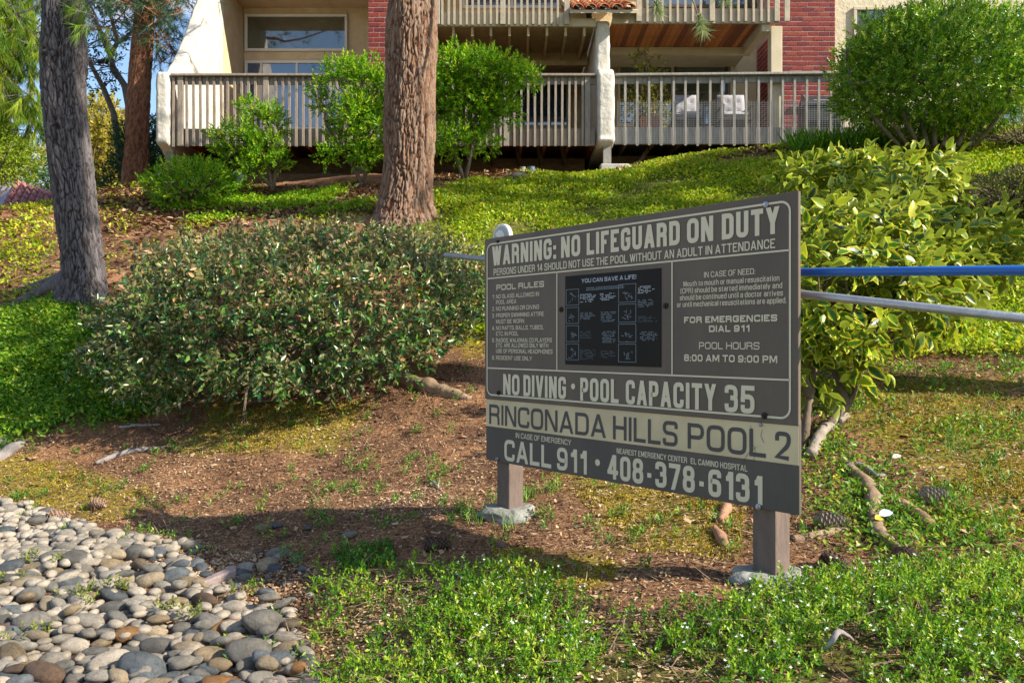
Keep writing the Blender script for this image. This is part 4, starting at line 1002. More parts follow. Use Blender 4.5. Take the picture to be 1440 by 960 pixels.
def trunk_mesh(name, path, seg=120, dz=.022, depth=.03, cell=(.075, .24), flare=None, zmax=None, knots=()):
    """path: [(x,y,z,radius)] rising; plated bark made by displacement"""
    zs = [p_[2] for p_ in path]; z = zs[0]; rings = []
    top = zs[-1]
    while z < top:
        rings.append(z); z += dz if z < (zmax or top) else dz * 8
    rings.append(top); rings = np.array(rings)
    cxs = np.interp(rings, zs, [p_[0] for p_ in path]); cys = np.interp(rings, zs, [p_[1] for p_ in path]); rs = np.interp(rings, zs, [p_[3] for p_ in path])
    V = []; E_ = []
    sd = random.uniform(0, 50)
    for i, z in enumerate(rings):
        for k in range(seg):
            a = 2 * math.pi * k / seg; r_ = rs[i]
            if flare:
                base, h_, lobes, amp = flare; t = max(0, 1 - (z - base) / h_)
                r_ *= 1 + t * t * (.25 + amp * max(0, math.cos(a * lobes + 1.0 + math.sin(a * 2 + sd))) ** 2)
            x, y = math.cos(a) * r_, math.sin(a) * r_
            wob = mnoise.noise(Vector((x * 3, y * 3, z * 1.2 + sd))) * .05 * r_ * 3
            wx = mnoise.noise(Vector((x * 7, y * 7, z * 3))) * .9 + mnoise.noise(Vector((x * 20, y * 20, z * 11))) * .35
            q_ = Vector((x / cell[0] + wx, y / cell[0] - wx * .6, z / cell[1] + mnoise.noise(Vector((x * 12, y * 12, z * 4 + 7))) * .8 + sd))
            d, _ = mnoise.voronoi(q_)
            e = min(1, max(0, (d[1] - d[0]) / (.13 + .12 * mnoise.noise(q_ * .7)))) if d[1] - d[0] < .3 else 1
            rg = 1 - abs(mnoise.noise(Vector((x / cell[0] * 1.1 + wx, y / cell[0] * 1.1, z / cell[1] * .45 + sd)))) * 2
            e = min(e, 1 - max(0, (rg - .72) / .28)) ; fur = 1 - e
            fine = mnoise.noise(Vector((x * 70, y * 70, z * 24))) * .008 + mnoise.noise(Vector((x * 28, y * 28, z * 8))) * .010
            kd = 0
            for (ka, kz, kr) in knots:
                dd = math.hypot((a - ka) * r_, z - kz) / kr
                if dd < 1.6: kd += .03 * math.cos(min(dd, 1.6) / 1.6 * 3.14 * 1.5)
            rr_ = r_ + wob + depth * (e ** .6 - .7) + fine + kd
            V.append((cxs[i] + math.cos(a) * rr_, cys[i] + math.sin(a) * rr_, z)); E_.append(fur ** 1.3)
    n_ = len(rings); V = np.array(V, np.float32)
    me = bpy.data.meshes.new(name); me.vertices.add(len(V)); me.vertices.foreach_set('co', V.ravel())
    i_, k_ = np.meshgrid(np.arange(n_ - 1), np.arange(seg), indexing='ij'); i_ = i_.ravel(); k_ = k_.ravel()
    q_ = np.stack([i_ * seg + k_, i_ * seg + (k_ + 1) % seg, (i_ + 1) * seg + (k_ + 1) % seg, (i_ + 1) * seg + k_], 1)
    me.loops.add(q_.size); me.loops.foreach_set('vertex_index', q_.ravel().astype(np.int32)); me.polygons.add(len(q_)); me.polygons.foreach_set('loop_start', (np.arange(len(q_)) * 4).astype(np.int32))
    me.update(calc_edges=True); me.polygons.foreach_set('use_smooth', [True] * len(q_))
    a_ = me.attributes.new('edge', 'FLOAT', 'POINT'); a_.data.foreach_set('value', np.array(E_, np.float32))
    return me
NEED_B = ramp_mat('bright_needles', [(0, (.05, .12, .012)), (.5, (.17, .30, .02)), (1, (.42, .46, .04))], transl=.4, rough=.5, spec=.2)
NEED_D = ramp_mat('dark_needles', [(0, (.012, .05, .035)), (.5, (.03, .09, .04)), (1, (.12, .19, .05))], transl=.25, rough=.5)
def needle_tufts(name, C, A, k, ln, w, m, parent, spread=1.1, droop=0.0):
    n_ = len(C); Ps = np.repeat(C, k, 0); Ax = np.repeat(norm(A), k, 0)
    D = Ax * 1.0 + rdir(n_ * k) * spread; D[:, 2] -= droop; D = norm(D)
    Ps = Ps + Ax * (rng.random(n_ * k)[:, None] - .5) * ln * .8
    r_ = np.repeat(rng.random(n_), k) * .7 + rng.random(n_ * k) * .3
    return leaves(name, Ps, D, rdir(n_ * k), ln * (.7 + .5 * rng.random(n_ * k)), w, m, parent, r_, 'needle')
def limb(mb, a, c, r0, r1, wob=.12, n_=6, sag=0):
    a, c = Vector(a), Vector(c); L = (c - a).length; pts = []
    for i in range(n_ + 1):
        t = i / n_; p_ = a.lerp(c, t) + mnoise.noise_vector(a * 3 + Vector((t * 3, 0, 0))) * wob * L * math.sin(t * 3.14 * .9) ; p_.z -= sag * 4 * t * (1 - t) * L * .25
        pts.append(p_)
    mb.tube(pts, [r0 + (r1 - r0) * i / n_ for i in range(n_ + 1)], 7); return pts
def pine_crown(root, bark, needles, x, y, z0, z1, rad, nb_, seed, tuft_k=26, ln=.17, w=.005, tufts=14, droop=0, base=.15, r0=.05, skip=None, zfun=None, path=None):
    rs_ = random.Random(seed); mb = MB(); C, A = [], []
    for i in range(nb_):
        t = i / max(1, nb_ - 1); z = z0 + (z1 - z0) * t; a = i * 2.4 + rs_.uniform(-.4, .4)
        if skip and skip(a, z): continue
        px_, py_ = (x, y) if path is None else path(z)
        L = rad * (1 - .72 * t ** 1.5) * rs_.uniform(.7, 1.1)
        e = Vector((px_ + math.cos(a) * L, py_ + math.sin(a) * L, z + L * rs_.uniform(-.1, .35)))
        pts = limb(mb, (px_, py_, z), e, r0 * (1 - .5 * t), .010, .16, 7, droop)
        for j in range(tufts):
            s = base + (1 - base) * (j + .5) / tufts; k = min(6, int(s * 7)); b_ = pts[k].lerp(pts[k + 1], s * 7 - k)
            d = Vector((rs_.gauss(0, 1), rs_.gauss(0, 1), rs_.gauss(0, .6))).normalized()
            q_ = b_ + d * rs_.uniform(.05, .42) * (1.1 - .4 * s)
            mb.tube([b_, q_], [.006, .003], 3, cap=False)
            C.append(q_); A.append((q_ - b_).normalized() + Vector((0, 0, -.6 * droop)))
    mb.build('branch', bark, root, smooth=True)
    needle_tufts('crown', np.array([tuple(c) for c in C]), np.array([tuple(a) for a in A]), tuft_k, ln, w, needles, root, droop=droop)

# left pine ----------------------------------------------------------
g = gz(X(112, 8.4), 8.4)
pathL = [(X(118, 8.4), 8.4, g - .25, .235), (X(119, 8.4), 8.4, H(385, 8.4), .195), (X(108, 8.4), 8.4, H(300, 8.4), .192), (X(96, 8.4), 8.4, H(200, 8.4), .200), (X(90, 8.4), 8.4, H(130, 8.4), .195), (X(89, 8.4), 8.4, H(85, 8.4), .205), (X(87, 8.4), 8.4, H(0, 8.4), .175), (X(80, 8.4), 8.4, 7.0, .13), (X(80, 8.4), 8.4, 12.0, .05)]
pineL = empty('pine_tree', (pathL[0][0], 8.4, g), 'grey barked pine with a dark plated trunk nearest the left edge', 'tree')
ka = -math.pi / 2 + 2 * math.pi
link('trunk', trunk_mesh('trunk', pathL, 210, .013, .026, (.040, .21), (g - .2, .6, 3, .35), H(-20, 8.4), ((ka + .35, H(80, 8.4), .05), (ka - .35, H(82, 8.4), .04), (ka + .1, H(180, 8.4), .05))), BARK_L, pineL)
rt = MB()
for e_, r_ in ((( (15, 432, 8.0), (60, 415, 8.25)), .07), (((40, 445, 7.7), (85, 415, 8.2)), .055), (((20, 412, 8.7), (70, 402, 8.6)), .06)):
    p1, p2 = ground_hit(*e_[0][:2]), ground_hit(*e_[1][:2]); p0 = Vector((pathL[0][0], 8.38, g + .14))
    rt.tube([p0, p0.lerp(p2, .5) + Vector((0, 0, .05)), p2 + Vector((0, 0, .03)), p1 + Vector((0, 0, -.01)), p1 + (p1 - p2) * .4 + Vector((0, 0, -.08))], [.13, .10, r_, r_ * .7, r_ * .3], 9)
rt.build('root', BARK_L, pineL, smooth=True)
pine_crown(pineL, BARK_L, NEED_D, pathL[7][0], 8.4, 4.6, 11.8, 2.6, 30, 4, tufts=16)
# limbs of the left pine that hang into the frame
mb = MB(); C, A = [], []
for (pa, pb_, r_) in (((96, -40, 8.3), (150, 40, 7.9), .02), ((96, -30, 8.4), (128, 15, 8.0), .015), ((80, -60, 8.4), (20, 20, 8.0), .02)):
    pts = limb(mb, P(*pa), P(*pb_), r_, .006, .15, 6, .3)
    for k in range(1, 7):
        for j in range(2):
            q_ = pts[k] + Vector((random.gauss(0, .09), random.gauss(0, .12), random.uniform(-.22, .02))); mb.tube([pts[k], q_], .004, 3, cap=False); C.append(q_); A.append((q_ - pts[k]).normalized())
mb.build('branch', BARK_L, pineL); needle_tufts('hanging_needles', np.array([tuple(c) for c in C]), np.array([tuple(c) for c in A]), 34, .16, .004, NEED_B, pineL, .8, .5)

# centre pine --------------------------------------------------------
g = gz(X(567, 10.5), 10.5)
pathR = [(X(570, 10.5), 10.5, g - .3, .36), (X(570, 10.5), 10.5, g + .12, .34), (X(572, 10.5), 10.5, H(260, 10.5), .325), (X(575, 10.5), 10.5, H(200, 10.5), .325), (X(577, 10.5), 10.5, H(100, 10.5), .315), (X(581, 10.5), 10.5, H(0, 10.5), .30), (X(585, 10.5), 10.5, 8.0, .22), (X(590, 10.5), 10.5, 13.5, .06)]
pineR = empty('pine_tree', (pathR[0][0], 10.5, g), 'tall pine with a thick reddish plated trunk in front of the deck', 'tree')
link('trunk', trunk_mesh('trunk', pathR, 260, .015, .036, (.055, .24), (g - .2, .45, 4, .25), H(-20, 10.5)), BARK_R, pineR)
pine_crown(pineR, BARK_R, NEED_D, X(585, 10.5), 10.5, 6.2, 13.2, 3.4, 34, 9, tufts=16)
mb = MB(); C, A = [], []                        # drooping twig with needle tufts in front of the right balcony
for pa, pb_ in (((930, -120, 9.2), (985, 35, 9.0)), ((860, -140, 9.3), (925, 12, 9.1)), ((985, -20, 9.05), (1015, -5, 9.0))):
    pts = limb(mb, P(*pa), P(*pb_), .018, .007, .06, 6, -.2); C.append(pts[-1]); A.append((pts[-1] - pts[-2]).normalized())
    C.append(pts[-1] + Vector((0, 0, .06))); A.append(Vector((0, 0, -1)))
mb2 = MB(); limb(mb2, (X(585, 10.5), 10.5, 5.6), P(880, -145, 9.3), .05, .018, .08, 6); mb2.build('branch', BARK_R, pineR, smooth=True)
mb.build('branch', BARK_R, pineR, smooth=True)
needle_tufts('hanging_needles', np.array([tuple(c) for c in C]), np.array([tuple(c) for c in A]), 95, .185, .0055, ramp_mat('long_needles', [(0, (.10, .17, .05)), (1, (.34, .40, .16))], transl=.3), pineR, 1.0, .05)

# far pine with the orange trunk -------------------------------------
g = gz(X(190, 15.2), 15.2)
pathF = [(X(189, 15.2), 15.2, g - .3, .23), (X(192, 15.2), 15.2, H(190, 15.2), .205), (X(198, 15.2), 15.2, H(100, 15.2), .20), (X(205, 15.2), 15.2, H(0, 15.2), .165), (X(215, 15.2), 15.2, 9.5, .12), (X(220, 15.2), 15.2, 14, .04)]
pineF = empty('pine_tree', (pathF[0][0], 15.2, g), 'pine with an orange brown trunk behind the left end of the deck', 'tree')
link('trunk', trunk_mesh('trunk', pathF, 90, .035, .018, (.06, .12), None, H(-20, 15.2)), BARK_F, pineF)
pine_crown(pineF, BARK_F, NEED_D, X(200, 15.2), 15.2, 7.0, 13.5, 3.0, 30, 21, tufts=18, ln=.2, w=.007, path=lambda z: (X(205, 15.2) + (z - 6.3) * .04, 15.2), tuft_k=26)
mb = MB(); C, A = [], []
for (pa, pb_, r_) in (((205, -60, 15.2), (252, 20, 14.9), .02), ((205, -50, 15.2), (262, 0, 15.5), .02), ((205, -30, 15.2), (240, 75, 14.8), .018), ((203, 0, 15.2), (228, 90, 15.0), .018), ((205, -20, 15.2), (150, 40, 15.0), .018), ((205, -40, 15.2), (240, 40, 15.6), .018), ((205, -50, 15.2), (125, 20, 15.3), .018), ((205, -50, 15.2), (150, 5, 15.3), .03), ((205, -50, 15.2), (225, 25, 14.6), .03), ((207, -50, 15.2), (196, 10, 14.8), .03)):
    pts = limb(mb, P(*pa), P(*pb_), r_, .01, .12, 7, .1)
    for k in range(2, 8):
        for j in range(8):
            q_ = pts[k] + Vector((random.gauss(0, .18), random.gauss(0, .25), random.gauss(0, .16))); mb.tube([pts[k], q_], .006, 3, cap=False); C.append(q_); A.append((q_ - pts[k]).normalized() + Vector((0, 0, -.5)))
mb.build('branch', BARK_F, pineF); needle_tufts('hanging_needles', np.array([tuple(c) for c in C]), np.array([tuple(c) for c in A]), 34, .2, .006, NEED_D, pineF, .9, .3)

# weeping bright pine at the left edge -------------------------------
tx = X(-70, 12); tg = gz(tx, 12)
weep = empty('weeping_tree', (tx, 12, tg), 'bright green tree with drooping needles filling the left edge', 'tree')
link('trunk', trunk_mesh('trunk', [(tx, 12, tg - .2, .2), (tx + .1, 12, tg + 3, .16), (tx + .3, 12, 10, .05)], 40, .08, .012, (.06, .15)), BARK_L, weep)
mb = MB(); C, A = [], []; rs_ = random.Random(5)
for i in range(120):
    pxe, pye = rs_.uniform(-90, 66), rs_.uniform(-40, 215)
    if pye > 90 and pxe > 60 - (pye - 90) * .1: continue
    Z = rs_.uniform(10.9, 13.2); e_ = P(pxe, pye, Z)
    s_ = Vector((tx + .05, 12, max(tg + 1.2, e_.z - rs_.uniform(-.2, 1.0))))
    pts = limb(mb, s_, e_, .03, .006, .14, 7, -.25)
    for k in range(3, 8):
        for j in range(3):
            q_ = pts[k] + Vector((rs_.gauss(0, .13), rs_.gauss(0, .2), rs_.uniform(-.35, .05))); mb.tube([pts[k], q_], .004, 3, cap=False)
            C.append(q_); A.append(Vector((rs_.gauss(0, .4), rs_.gauss(0, .4), -.6)))
mb.build('branch', BARK_G, weep, smooth=True); needle_tufts('crown', np.array([tuple(c) for c in C]), np.array([tuple(c) for c in A]), 60, .22, .009, NEED_B, weep, .62, .55)

# bare grey limbs between the pines ----------------------------------
bx_, bZ = X(186, 17.5), 17.5
bare = empty('bare_tree', (bx_, bZ, gz(bx_, bZ)), 'grey limbed tree with few leaves, just left of the orange pine trunk', 'tree')
mb = MB()
def poly(mb, pts, r0, r1):
    pts = [P(*q_) for q_ in pts]; n_ = len(pts); mb.tube(pts, [r0 + (r1 - r0) * i / (n_ - 1) for i in range(n_)], 8)
poly(mb, [(178, 285, bZ), (170, 230, bZ), (160, 160, bZ), (146, 125, 17.3), (130, 95, 17.0), (112, 68, 16.8)], .09, .035)
poly(mb, [(180, 200, bZ), (181, 150, bZ), (175, 120, bZ), (160, 97, 17.6), (155, 78, 17.6), (165, 60, 17.7), (158, 30, 17.7), (150, 5, 17.8), (148, -30, 17.8)], .085, .025)
poly(mb, [(155, 78, 17.6), (146, 58, 17.5), (140, 40, 17.4), (128, 20, 17.3), (118, -5, 17.2)], .06, .02)
poly(mb, [(165, 60, 17.7), (178, 52, 17.9), (190, 40, 18)], .05, .02)
for i in range(60):
    s_ = random.choice([(150, 60, 17.5), (160, 95, 17.6), (140, 40, 17.4), (130, 95, 17), (158, 30, 17.7), (146, 125, 17.3), (178, 52, 17.9), (120, 80, 16.9), (155, 15, 17.7)])
    a = P(s_[0] + random.gauss(0, 2), s_[1] + random.gauss(0, 5), s_[2]); limb(mb, a, a + Vector((random.gauss(0, .5), random.gauss(0, .3), random.uniform(-.4, .6))), .016, .004, .25, 5)
mb.build('trunk', BARK_G, bare, smooth=True)
c_ = np.array([tuple(P(random.gauss(140, 24), random.gauss(60, 55), 17.4)) for _ in range(260)])
p_, d_, n_, l_, i_ = sprigs(c_, rdir(260), 5, .15, .08); leaves('foliage', p_, d_, n_, l_, l_ * .5, NEED_D, bare, None, 'fold2')
for i in range(2):
    bp_ = P(139 + i * 9, 88, 17.2); q_ = MB(); q_.tube([bp_ + Vector((-.05, 0, 0)), bp_, bp_ + Vector((.08, 0, .05)), bp_ + Vector((.12, 0, .07))], [.01, .05, .035, .01], 7)
    q_.tube([bp_ + Vector((-.05, 0, 0)), bp_ + Vector((-.15, 0, -.06))], [.015, .008], 5)
    tag(q_.build('bird', mat('bird_dark', (.03, .03, .035), .8), None, smooth=True), 'small dark bird perched on the bare limb, %s one' % ('left' if i == 0 else 'right'), 'bird')

# ------------------------------------------------------------------ broadleaf shrubs
def blob_pts(n_, c, r, power=2.4, shell=.45, seed=0, zcut=-1, nz=.25):
    """sprig centres in an uneven rounded volume, most near its skin"""
    d = rdir(n_ * 2); d = d[d[:, 2] > zcut][:n_]
    rad = (np.abs(d) ** power).sum(1) ** (-1 / power)
    k = 1 + nz * (fbm(d, 2.0, seed, 2) - .5) * 2 + nz * .5 * (vnoise(d, 5.5, seed + 5) - .5) * 2
    t = 1 - shell * rng.random(len(d)) ** 1.8
    p_ = d * (rad * k * t)[:, None] * np.array(r) + np.array(c)
    nn = norm(d / np.array(r)); return p_, nn
GREEN1 = ramp_mat('fresh_shrub_leaf', [(0, (.05, .16, .006)), (.45, (.17, .38, .010)), (.8, (.40, .56, .02)), (1, (.62, .62, .06))], transl=.45, rough=.4, spec=.35)
GREEN2 = ramp_mat('glossy_hedge_leaf', [(0, (.04, .13, .010)), (.4, (.14, .31, .014)), (.7, (.36, .52, .03)), (1, (.70, .70, .16))], transl=.4, rough=.34, spec=.5)
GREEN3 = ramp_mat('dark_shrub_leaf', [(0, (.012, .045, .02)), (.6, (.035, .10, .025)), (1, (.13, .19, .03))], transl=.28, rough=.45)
YELLOW3 = ramp_mat('yellow_far_leaf', [(0, (.20, .20, .02)), (.5, (.46, .38, .05)), (1, (.58, .50, .14))], transl=.4)
def shrub(name, label, cat, c, r, n_spr, llen, m, stems=(), k=7, slen=.13, seed=0, power=2.3, shell=.5, zcut=-1, group=None, up=.5, wr=.42, nz=.25, tmpl='fold4', extra=None, bark=None):
    base = (c[0], c[1], gz(c[0], c[1]))
    o = empty(name, base, label, cat, group)
    C, Nn = blob_pts(n_spr, c, r, power, shell, seed, zcut, nz)
    if extra: 
        for (c2, r2, n2) in extra:
            a_, b_ = blob_pts(n2, c2, r2, 2.2, shell, seed + 3, -1, nz); C = np.concatenate([C, a_]); Nn = np.concatenate([Nn, b_])
    keep = C[:, 2] > ground_z(C[:, 0], C[:, 1]) + .02
    C, Nn = C[keep], Nn[keep]
    A = norm(Nn * .8 + np.array([0, 0, up]) + rdir(len(C)) * .5)
    p_, d_, n_, l_, i_ = sprigs(C, A, k, slen, llen)
    top = np.clip((C[:, 2] - (c[2] - r[2])) / (2 * r[2]), 0, 1)
    rn = np.clip(rng.random(len(C)) * .5 + rng.random(len(C)) ** 3 * .3, 0, 1)[i_] + rng.random(len(i_)) * .3
    leaves('foliage', p_, d_, n_, l_, l_ * wr, m, o, np.clip(rn, 0, 1), tmpl)
    mb = MB()
    root = Vector((c[0], c[1], base[2] - .05))
    for s_ in stems:
        s_ = [Vector(q_) for q_ in s_]; mb.tube(s_, [.035 * (1 - .6 * i / (len(s_) - 1)) for i in range(len(s_))], 7)
    for i in range(0, len(C), max(1, len(C) // 110)):
        e_ = Vector(C[i]); s0 = random.choice(stems)[-1] if stems else root + Vector((random.gauss(0, .08), random.gauss(0, .08), 0))
        if stems: s0 = min((Vector(q_) for s_ in stems for q_ in s_[1:]), key=lambda v: (v - e_).length)
        if stems and (s0 - e_).length > .7: continue
        limb(mb, s0, e_, .012, .004, .14, 4)
    mb.build('stems', bark or BARK_S, o, smooth=True)
    return o
def sh_px(px0, px1, py0, py1, Z, ry=None):
    c = P((px0 + px1) / 2, (py0 + py1) / 2, Z); return (c.x, c.y, c.z), ((px1 - px0) / 2 * Z / F, ry or (px1 - px0) / 2.4 * Z / F, (py1 - py0) / 2 * Z / F)
def stem_px(pts, Z): return [P(a, b_, Z) for a, b_ in pts]
# three open shrubs along the deck, each a loose bunch of leafy lobes
def lobes(ls, Z, dens=26, dep=.8):
    out = []
    for px, py, rp in ls:
        r_ = rp * Z / F; out.append((tuple(P(px, py, Z + random.uniform(-.25, .25))), (r_ * 1.1, r_ * dep * 1.1, r_ * .9), int(dens * (rp / 10) ** 2)))
    return out
c, r = sh_px(340, 380, 190, 230, 12.4, .2)
shrub('deck_shrub', 'small open green shrub with pale forked stems below the left deck', 'shrub', c, r, 60, .07, GREEN1, [stem_px(((383, 268), (380, 245), (370, 225), (345, 200)), 12.4), stem_px(((384, 268), (388, 240), (390, 200), (372, 165)), 12.4), stem_px(((382, 262), (360, 240), (330, 218), (312, 195)), 12.4)], seed=1, shell=.9, nz=.4,
      extra=lobes([(350, 152, 13), (374, 165, 19), (393, 178, 12), (338, 190, 20), (308, 192, 12), (368, 208, 22), (322, 214, 14), (392, 226, 13), (350, 238, 13)], 12.4))
c, r = sh_px(470, 530, 130, 190, 12.2, .3)
shrub('deck_shrub', 'taller bushy green shrub between the open shrub and the big trunk', 'shrub', c, r, 160, .07, GREEN1, [stem_px(((513, 262), (514, 235), (512, 205), (500, 160)), 12.2), stem_px(((510, 262), (500, 240), (480, 210), (460, 180)), 12.2)], seed=2, shell=.85, nz=.35,
      extra=lobes([(478, 103, 20), (512, 106, 25), (540, 118, 18), (452, 148, 13), (500, 158, 24), (527, 188, 24), (478, 196, 15), (536, 150, 20), (462, 218, 13), (444, 122, 10), (512, 218, 18)], 12.2, 30))
c, r = sh_px(620, 700, 110, 180, 12.0, .3)
shrub('deck_shrub', 'large fresh green shrub right of the big pine trunk', 'shrub', c, r, 260, .074, GREEN1, [stem_px(((654, 252), (660, 228), (664, 205), (670, 150)), 12.0), stem_px(((652, 252), (645, 232), (635, 205), (620, 160)), 12.0)], seed=3, shell=.7, nz=.32,
      extra=lobes([(632, 92, 27), (676, 96, 27), (712, 104, 24), (740, 110, 17), (620, 150, 26), (688, 146, 30), (716, 158, 14), (642, 202, 22), (678, 196, 20), (612, 196, 16), (640, 128, 26)], 12.0, 30))
c, r = sh_px(216, 334, 232, 292, 12.3, .6)
shrub('low_shrub', 'low dense green bush under the left corner of the deck', 'shrub', c, r, 1200, .06, GREEN1, seed=4, shell=.6)
c, r = sh_px(168, 238, 178, 268, 15.9, .8)
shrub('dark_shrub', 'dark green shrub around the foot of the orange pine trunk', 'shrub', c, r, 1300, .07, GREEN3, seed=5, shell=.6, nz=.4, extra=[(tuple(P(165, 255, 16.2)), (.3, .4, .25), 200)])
c, r = sh_px(112, 180, 145, 262, 24.5, 1.2)
shrub('yellow_tree', 'yellowish tree beyond the crest between the two left pines', 'tree', c, r, 1500, .15, YELLOW3, seed=6, shell=.8, slen=.2, nz=.4, extra=[(tuple(P(138, 275, 24.5)), (.8, .8, 1.0), 500)])
c, r = sh_px(-100, 26, 180, 246, 11.4, .8)
shrub('bright_bush', 'bright green bush at the left edge below the drooping needles', 'shrub', c, r, 1800, .06, ramp_mat('lime_leaf', [(0, (.10, .22, .012)), (1, (.36, .44, .03))], transl=.4), seed=7, shell=.6)

# clipped round bush at the top right: a hollow shell of leaves on many grey stems
ZB = 11.4
c, r = sh_px(1184, 1462, 30, 182, ZB, 1.15)
st_ = []
for i in range(9):
    a = (1262 + i * 14 + random.uniform(-6, 6), 205); m1 = (a[0] + (i - 4) * 8, 168); m2 = (1200 + i * 28, 120); e_ = (1190 + i * 32, 70 + random.uniform(-20, 20))
    zz = ZB + random.uniform(-.3, .3); st_.append([P(a[0], a[1], ZB), P(m1[0], m1[1], zz), P(m2[0], m2[1], zz), P(e_[0], e_[1], zz)])
shrub('clipped_bush', 'large clipped round bush in front of the right deck', 'bush', c, r, 6800, .062, GREEN2, st_, seed=8, power=2.4, shell=.42, k=8, slen=.11, nz=.20, bark=BARK_G, extra=lobes([(1240, 60, 40), (1330, 36, 44), (1400, 60, 50), (1195, 110, 26), (1300, 90, 50), (1215, 150, 22)], 11.0, 14))
# low clipped mound and dusky shrub at the right edge
c = P(1440, 196, 11.8); shrub('low_hedge', 'low rounded hedge mound at the right edge below the clipped bush', 'hedge', tuple(c), (1.1, .6, .22), 1500, .03, ramp_mat('olive_leaf', [(0, (.05, .09, .015)), (1, (.22, .26, .04))], transl=.3), seed=9, k=6, slen=.06, shell=.4)
c = ground_hit(1425, 300); c = c + Vector((.25, .3, .16)); shrub('dusky_shrub', 'dusky small leaved shrub mass at the right edge beside the variegated bush', 'shrub', tuple(c), (1.15, 1.9, .30), 4800, .040, ramp_mat('dusky_leaf', [(0, (.045, .05, .015)), (.5, (.12, .13, .03)), (1, (.30, .26, .07))], transl=.25), seed=10, k=6, slen=.06, shell=.3)
# strappy plants at the deck
bl = empty('strap_leaf_plant', tuple(ground_hit(1180, 205)), 'clump of bright green strap leaves along the right deck', 'plant')
nb_ = 620; bx2 = X(1112, 12.4) + rng.random(nb_) * (X(1262, 12.4) - X(1112, 12.4)); by2 = 12.2 + rng.random(nb_) * .6
pb = col3(bx2, by2, ground_z(bx2, by2)); db = rdir(nb_) * .55 + np.array([0, 0, 1]); leaves('blades', pb, db, rdir(nb_), .34 * (.7 + .5 * rng.random(nb_)), .03, GREEN1, bl, rng.random(nb_) * .5, 'blade')

# ------------------------------------------------------------------ big silver-backed bush on the left
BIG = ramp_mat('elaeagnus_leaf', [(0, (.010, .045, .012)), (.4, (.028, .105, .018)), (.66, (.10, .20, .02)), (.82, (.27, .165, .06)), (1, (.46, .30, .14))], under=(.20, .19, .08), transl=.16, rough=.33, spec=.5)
def leaf_pair_bush(root, name, C, A, k, slen, llen, m, wr, rfun, nmax, tmpl, jitter=.3, spread=.95, droop=0):
    """nearest leaves become single leaf objects (shared meshes), the rest one mesh of leaves"""
    p_, d_, n_, l_, i_ = sprigs(C, A, k, slen, llen, spread, jitter, droop)
    keep = p_[:, 2] > ground_z(p_[:, 0], p_[:, 1]) + .015
    p_, d_, n_, l_, i_ = p_[keep], d_[keep], n_[keep], l_[keep], i_[keep]
    rn = rfun(p_, i_)
    front = l_ / p_[:, 1] * np.maximum(.25, -(norm(p_) * n_).sum(1)) * (1 + .5 * (rng.random(len(l_))))
    # only leaves on the camera side of the bush can be picked out one by one
    order = np.argsort(-front)[:nmax]
    msk = np.ones(len(p_), bool); msk[order] = False
    o = leaves('foliage', p_[msk], d_[msk], n_[msk], l_[msk], l_[msk] * wr, m, root, rn[msk], tmpl); o['kind'] = 'stuff'
    var = []
    for v in range(10):
        me = leaf_mesh('leaf', np.zeros((1, 3)), np.array([[0, 1., 0]]), np.array([[0, 0, 1.]]), [1.0], [wr], np.array([v / 9.0]), 'leaf8'); me.materials.append(m); me.polygons.foreach_set('use_smooth', [True] * len(me.polygons)); var.append(me)
    inv = inv_world(root)
    for j in order:
        D = Vector(d_[j]); A_ = D.cross(Vector(n_[j])).normalized(); N2 = A_.cross(D)
        M = Matrix(((A_.x, D.x, N2.x, p_[j][0]), (A_.y, D.y, N2.y, p_[j][1]), (A_.z, D.z, N2.z, p_[j][2]), (0, 0, 0, 1))) @ Matrix.Scale(l_[j], 4)
        o = bpy.data.objects.new('leaf', var[int(np.clip(rn[j], 0, .999) * 10)]); COL.objects.link(o); o.parent = root; o.matrix_parent_inverse = inv; o.matrix_basis = M
bc = np.array([-1.78, 7.45, .27]); br = np.array([1.58, 1.60, .62])
big = empty('silverthorn_bush', (-1.88, 7.0, gz(-1.88, 7.0)), 'wide dark green bush with dusty tan leaf tips left of the sign', 'bush')
C, Nn = blob_pts(4600, bc, br, 3.0, .25, 31, -.75, .13)
C[:, 2] += (C[:, 1] - 7.35) * .18
gC = ground_z(C[:, 0], C[:, 1]); keep = (C[:, 2] > gC + .22 + .14 * vnoise(C, 3.0, 8)) & (C[:, 1] < 8.9)
keep &= (fbm(C, 3.6, 12, 2) > .36) | (rng.random(len(C)) < .25)
C, Nn = C[keep], Nn[keep]
C = C + Nn * ((vnoise(C, 2.6, 17) - .5) * .22 + (rng.random(len(C)) ** 8) * .15)[:, None]
A = norm(Nn * .8 + np.array([0, -.1, .05]) + rdir(len(C)) * 1.0)
C0, N0 = blob_pts(1500, bc, br * .80, 3.0, .2, 35, -.7, .1); C0[:, 2] += (C0[:, 1] - 7.35) * .18; k0 = C0[:, 2] > ground_z(C0[:, 0], C0[:, 1]) + .22; C = np.concatenate([C, C0[k0]]); A = np.concatenate([A, norm(N0[k0] + rdir(int(k0.sum())) * .8)])
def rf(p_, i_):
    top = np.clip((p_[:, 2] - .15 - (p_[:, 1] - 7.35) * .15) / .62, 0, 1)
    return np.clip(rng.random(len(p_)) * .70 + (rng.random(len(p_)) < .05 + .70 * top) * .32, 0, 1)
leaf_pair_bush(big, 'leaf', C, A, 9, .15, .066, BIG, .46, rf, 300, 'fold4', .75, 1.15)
mb = MB()
